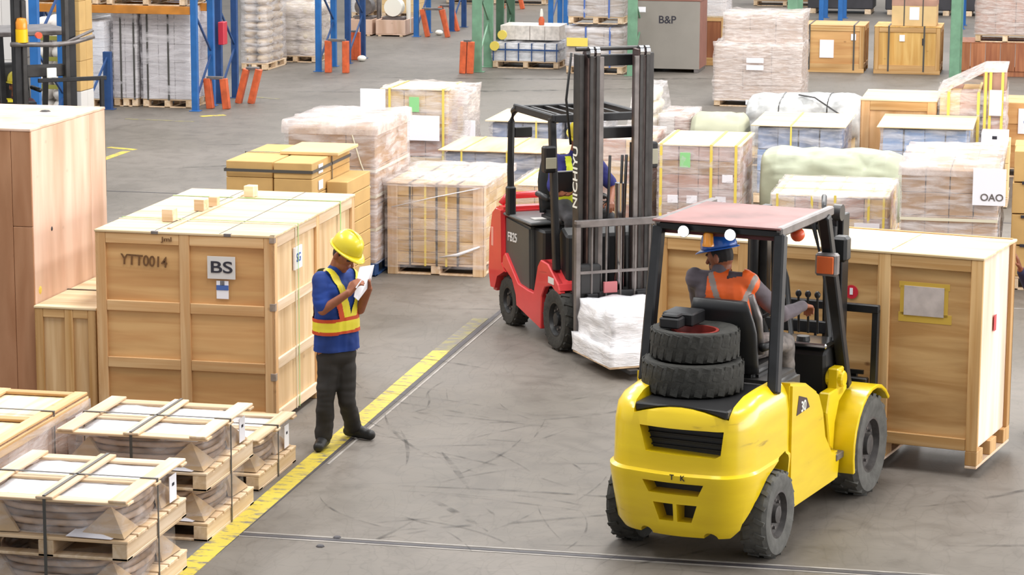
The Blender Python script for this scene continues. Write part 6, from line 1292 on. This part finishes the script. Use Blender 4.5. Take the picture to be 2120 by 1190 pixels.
rt_ = Vector((root.x, root.y, 0)); pm = W_(756, 586, -0.10)
pa, pb_, pc, pd = [W_(x, y, d) for x, y, d in ((742, 622, -0.2), (733, 614, -0.24), (745, 552, -0.10), (775, 548, 0.0))]; pe_ = W_(766, 590, 0.0)
mb = MB(); nn = (pc-pb_).cross(pe_-pb_).normalized()*0.004
q = [pb_, pa, pe_, pd, pc]; mb.add([v for v in q] + [v+nn for v in q], [(0, 1, 2, 3, 4), (9, 8, 7, 6, 5)] + [(i, (i+1) % 5, 5+(i+1) % 5, 5+i) for i in range(5)])
tag(part('paper_sheets', mb, PAPER, None), 'white paper sheets held up by the standing worker', 'papers')
pn = W_(737, 596, -0.27); tag(part('pen', MB().cyl(pn, pn + (UP*0.5+RT*0.35)*0.12, 0.005, n=8), PAPER, None), 'thin pen in the right hand of the standing worker', 'pen')

# ---- driver of the yellow forklift
def YL(x, y, z): return YR + YF.f*x + YF.l*y + V(0, 0, z)
J = dict(hipR=YL(0.62, -0.12, 1.24), hipL=YL(0.62, 0.07, 1.24), knR=YL(1.02, -0.24, 1.22), knL=YL(1.04, 0.16, 1.22), anR=YL(1.12, -0.22, 0.84), anL=YL(1.16, 0.18, 0.80), toeR=YL(1.30, -0.24, 0.80), toeL=YL(1.34, 0.18, 0.78),
         shR=YL(0.62, -0.11, 1.70), shL=YL(0.57, 0.25, 1.71), elR=YL(0.84, -0.29, 1.45), wrR=YL(1.12, -0.34, 1.47), elL=YL(0.80, 0.30, 1.42), wrL=YL(1.05, 0.10, 1.42), head=YL(0.62, 0.085, 1.85))
hf = YF.f*0.15 + YF.l*0.95 - V(0, 0, 0.22); hu = V(0, 0, 1.0)
dR = (YF.f*0.9-V(0, 0, 0.2), V(0, 0, -1), YF.l*1.0, 0.7); dL = (YF.f*0.8-YF.l*0.4, V(0, 0, -1), -YF.l+YF.f*0.2, 0.8)
DR1, I1 = human('person', 'driver in blue hard hat and orange vest on the yellow forklift, back turned', YL(0.6, 0, 1.22), J, hf, hu, plain('grey_purple_shirt', '#6a6066', 0.8, nscale=6, namt=0.2), plain('camo_trousers', '#77706c', 0.85, nscale=14, namt=0.4), SHOE, HATB, dict(R=dR, L=dL), long_sleeve=True)
def rule1(a, u, f):
    L = (I1['ch']-I1['pe']).length; v = u/L
    if v < 0.05 or v > 1.14: return None
    if f < 0.05 or v > 0.95:
        if abs(a) > 0.185: return None
        if f < 0.0 and abs(abs(a) - (0.015+0.13*max(0, v-0.35)/0.65)) < 0.020: return 1
        if v > 1.02 and abs(a) < 0.05: return None
        return 0
    return 0 if 0.05 < abs(a) < 0.165 else None
vest(DR1, I1, 'safety_vest', [OVEST, GREYT], 0.026, rule1)

# ---- driver of the red forklift with clipboard
def RL_(x, y, z): return RRt + RFm.f*x + RFm.l*y + V(0, 0, z)
J = dict(hipR=RL_(0.55, -0.11, 1.22), hipL=RL_(0.55, 0.11, 1.22), knR=RL_(0.98, -0.20, 1.14), knL=RL_(0.98, 0.18, 1.14), anR=RL_(1.04, -0.20, 0.62), anL=RL_(1.04, 0.18, 0.62), toeR=RL_(1.2, -0.2, 0.57), toeL=RL_(1.2, 0.18, 0.57),
         shR=RL_(0.58, -0.19, 1.64), shL=RL_(0.58, 0.19, 1.64), elR=RL_(0.75, -0.28, 1.36), wrR=RL_(0.92, -0.27, 1.38), elL=RL_(0.74, 0.32, 1.38), wrL=RL_(1.0, 0.18, 1.28), head=RL_(0.66, 0.0, 1.83))
hf = RFm.f*0.9 - V(0, 0, 0.4); eR = (RFm.f*0.6+RFm.l*0.5, V(0, 0, 1)+RFm.f*0.2, RFm.f-RFm.l*0.5, 0.5); eL = (RFm.f*0.7-RFm.l*0.3, V(0, 0, -1), -RFm.l, 0.8)
DR2, I2 = human('person', 'driver in yellow hard hat and dark blue shirt seated on the red forklift', RL_(0.55, 0, 1.14), J, hf, V(0, 0, 1), plain('shirt_indigo', '#2a2c78', 0.8, nscale=6, namt=0.2), plain('charcoal_trousers', '#403f42', 0.8, nscale=8, namt=0.2), SHOE, HATY, dict(R=eR, L=eL))
def rule2(a, u, f):
    L = (I2['ch']-I2['pe']).length; v = u/L
    if v < 0.1 or v > 1.12: return None
    if f > -0.02 or v > 0.98: return 0 if (abs(abs(a)-0.10) < 0.03 or v < 0.26) else None
    return 0 if abs(a) < 0.14 else None
vest(DR2, I2, 'vest_straps', [plain('vest_lime', '#d4e02c', 0.5)], 0.024, rule2)
cb = RL_(0.90, -0.25, 1.49)
t = thing('clipboard', 'dark clipboard with a white sheet held by the red forklift driver', 'clipboard', cb, RFm.rotz()); part('board', MB().bar((0.0, 0, -0.10), (0.08, 0, 0.10), 0.24, 0.008, up=(1, 0, -0.4)), BLKPL, t); part('sheet', MB().bar((-0.008, 0, -0.09), (0.072, 0, 0.108), 0.22, 0.003, up=(1, 0, -0.4)), PAPER, t)

# ---- driver of the black forklift
def KL(px, py, Y): return atY(px, py, Y)
KFm = Frame(K0, KA)
def K_(x, y, z): return K0 + KFm.f*x + KFm.l*y + V(0, 0, z)
zh = atY(10, 187, 30.6).z
J = dict(head=K_(-0.70, 0, zh), shR=K_(-0.74, -0.19, zh-0.22), shL=K_(-0.74, 0.19, zh-0.22), elR=K_(-0.60, -0.27, zh-0.48), elL=K_(-0.60, 0.27, zh-0.48), wrR=K_(-0.40, -0.14, zh-0.50), wrL=K_(-0.40, 0.14, zh-0.50), hipR=K_(-0.70, -0.1, zh-0.66), hipL=K_(-0.70, 0.1, zh-0.66),
         knR=K_(-0.36, -0.13, zh-0.64), knL=K_(-0.36, 0.13, zh-0.64), anR=K_(-0.34, -0.13, zh-1.10), anL=K_(-0.34, 0.13, zh-1.10), toeR=K_(-0.22, -0.13, zh-1.14), toeL=K_(-0.22, 0.13, zh-1.14))
kd = lambda q: (KFm.f, V(0, 0, -1), KFm.l*q, 0.7)
DR3, I3 = human('person', 'driver in yellow hard hat on the black forklift at the left edge', K_(-0.7, 0, 1.05), J, KFm.f, V(0, 0, 1), plain('dark_maroon_shirt', '#4a2c30', 0.8), SLACK, SHOE, HATY, dict(R=kd(1), L=kd(-1)))
def rule3(a, u, f):
    return 0 if (0.05 < u < 0.55 and abs(abs(a)-0.09) < 0.035) else None
vest(DR3, I3, 'vest_straps', [YVEST], 0.024, rule3)

# ---- worker cut by the right edge, hand on the crate
YH = 20.35; hp = atY(2103, 524, YH)
b0 = atY(2185, 500, YH+0.1)
J = dict(head=b0+V(0, 0, 0.12), shR=b0+V(0.06, -0.18, -0.14), shL=b0+V(-0.02, 0.19, -0.14), elR=b0+V(-0.02, -0.25, -0.43), wrR=b0+V(0.0, -0.22, -0.68), elL=atY(2142, 618, YH+0.1), wrL=atY(2113, 558, YH), hipR=b0+V(0.06, -0.1, -0.68), hipL=b0+V(0.02, 0.1, -0.68))
for s, S_ in ((-1, 'R'), (1, 'L')): x, y = b0.x, b0.y + s*0.12; J['kn'+S_] = V(x, y, 0.48); J['an'+S_] = V(x+0.02, y, 0.085); J['toe'+S_] = V(x-0.14, y, 0.045)
human('person', 'worker in navy sleeves mostly beyond the right edge, steadying the carried crate with a hand', (b0.x, b0.y, 0), J, V(-1, 0, -0.1), V(0, 0, 1), plain('navy_sleeve', '#2c2c4c', 0.8), SLACK, SHOE, HATY,
      dict(R=(V(-1, 0, 0), V(0, 0, -1), V(0, 1, 0), 0.5), L=((hp-J['wrL']), V(-1, 0, -0.2), V(0, -1, 0.3), 0.15)), long_sleeve=True)
print('OBJECTS', len(bpy.data.objects))
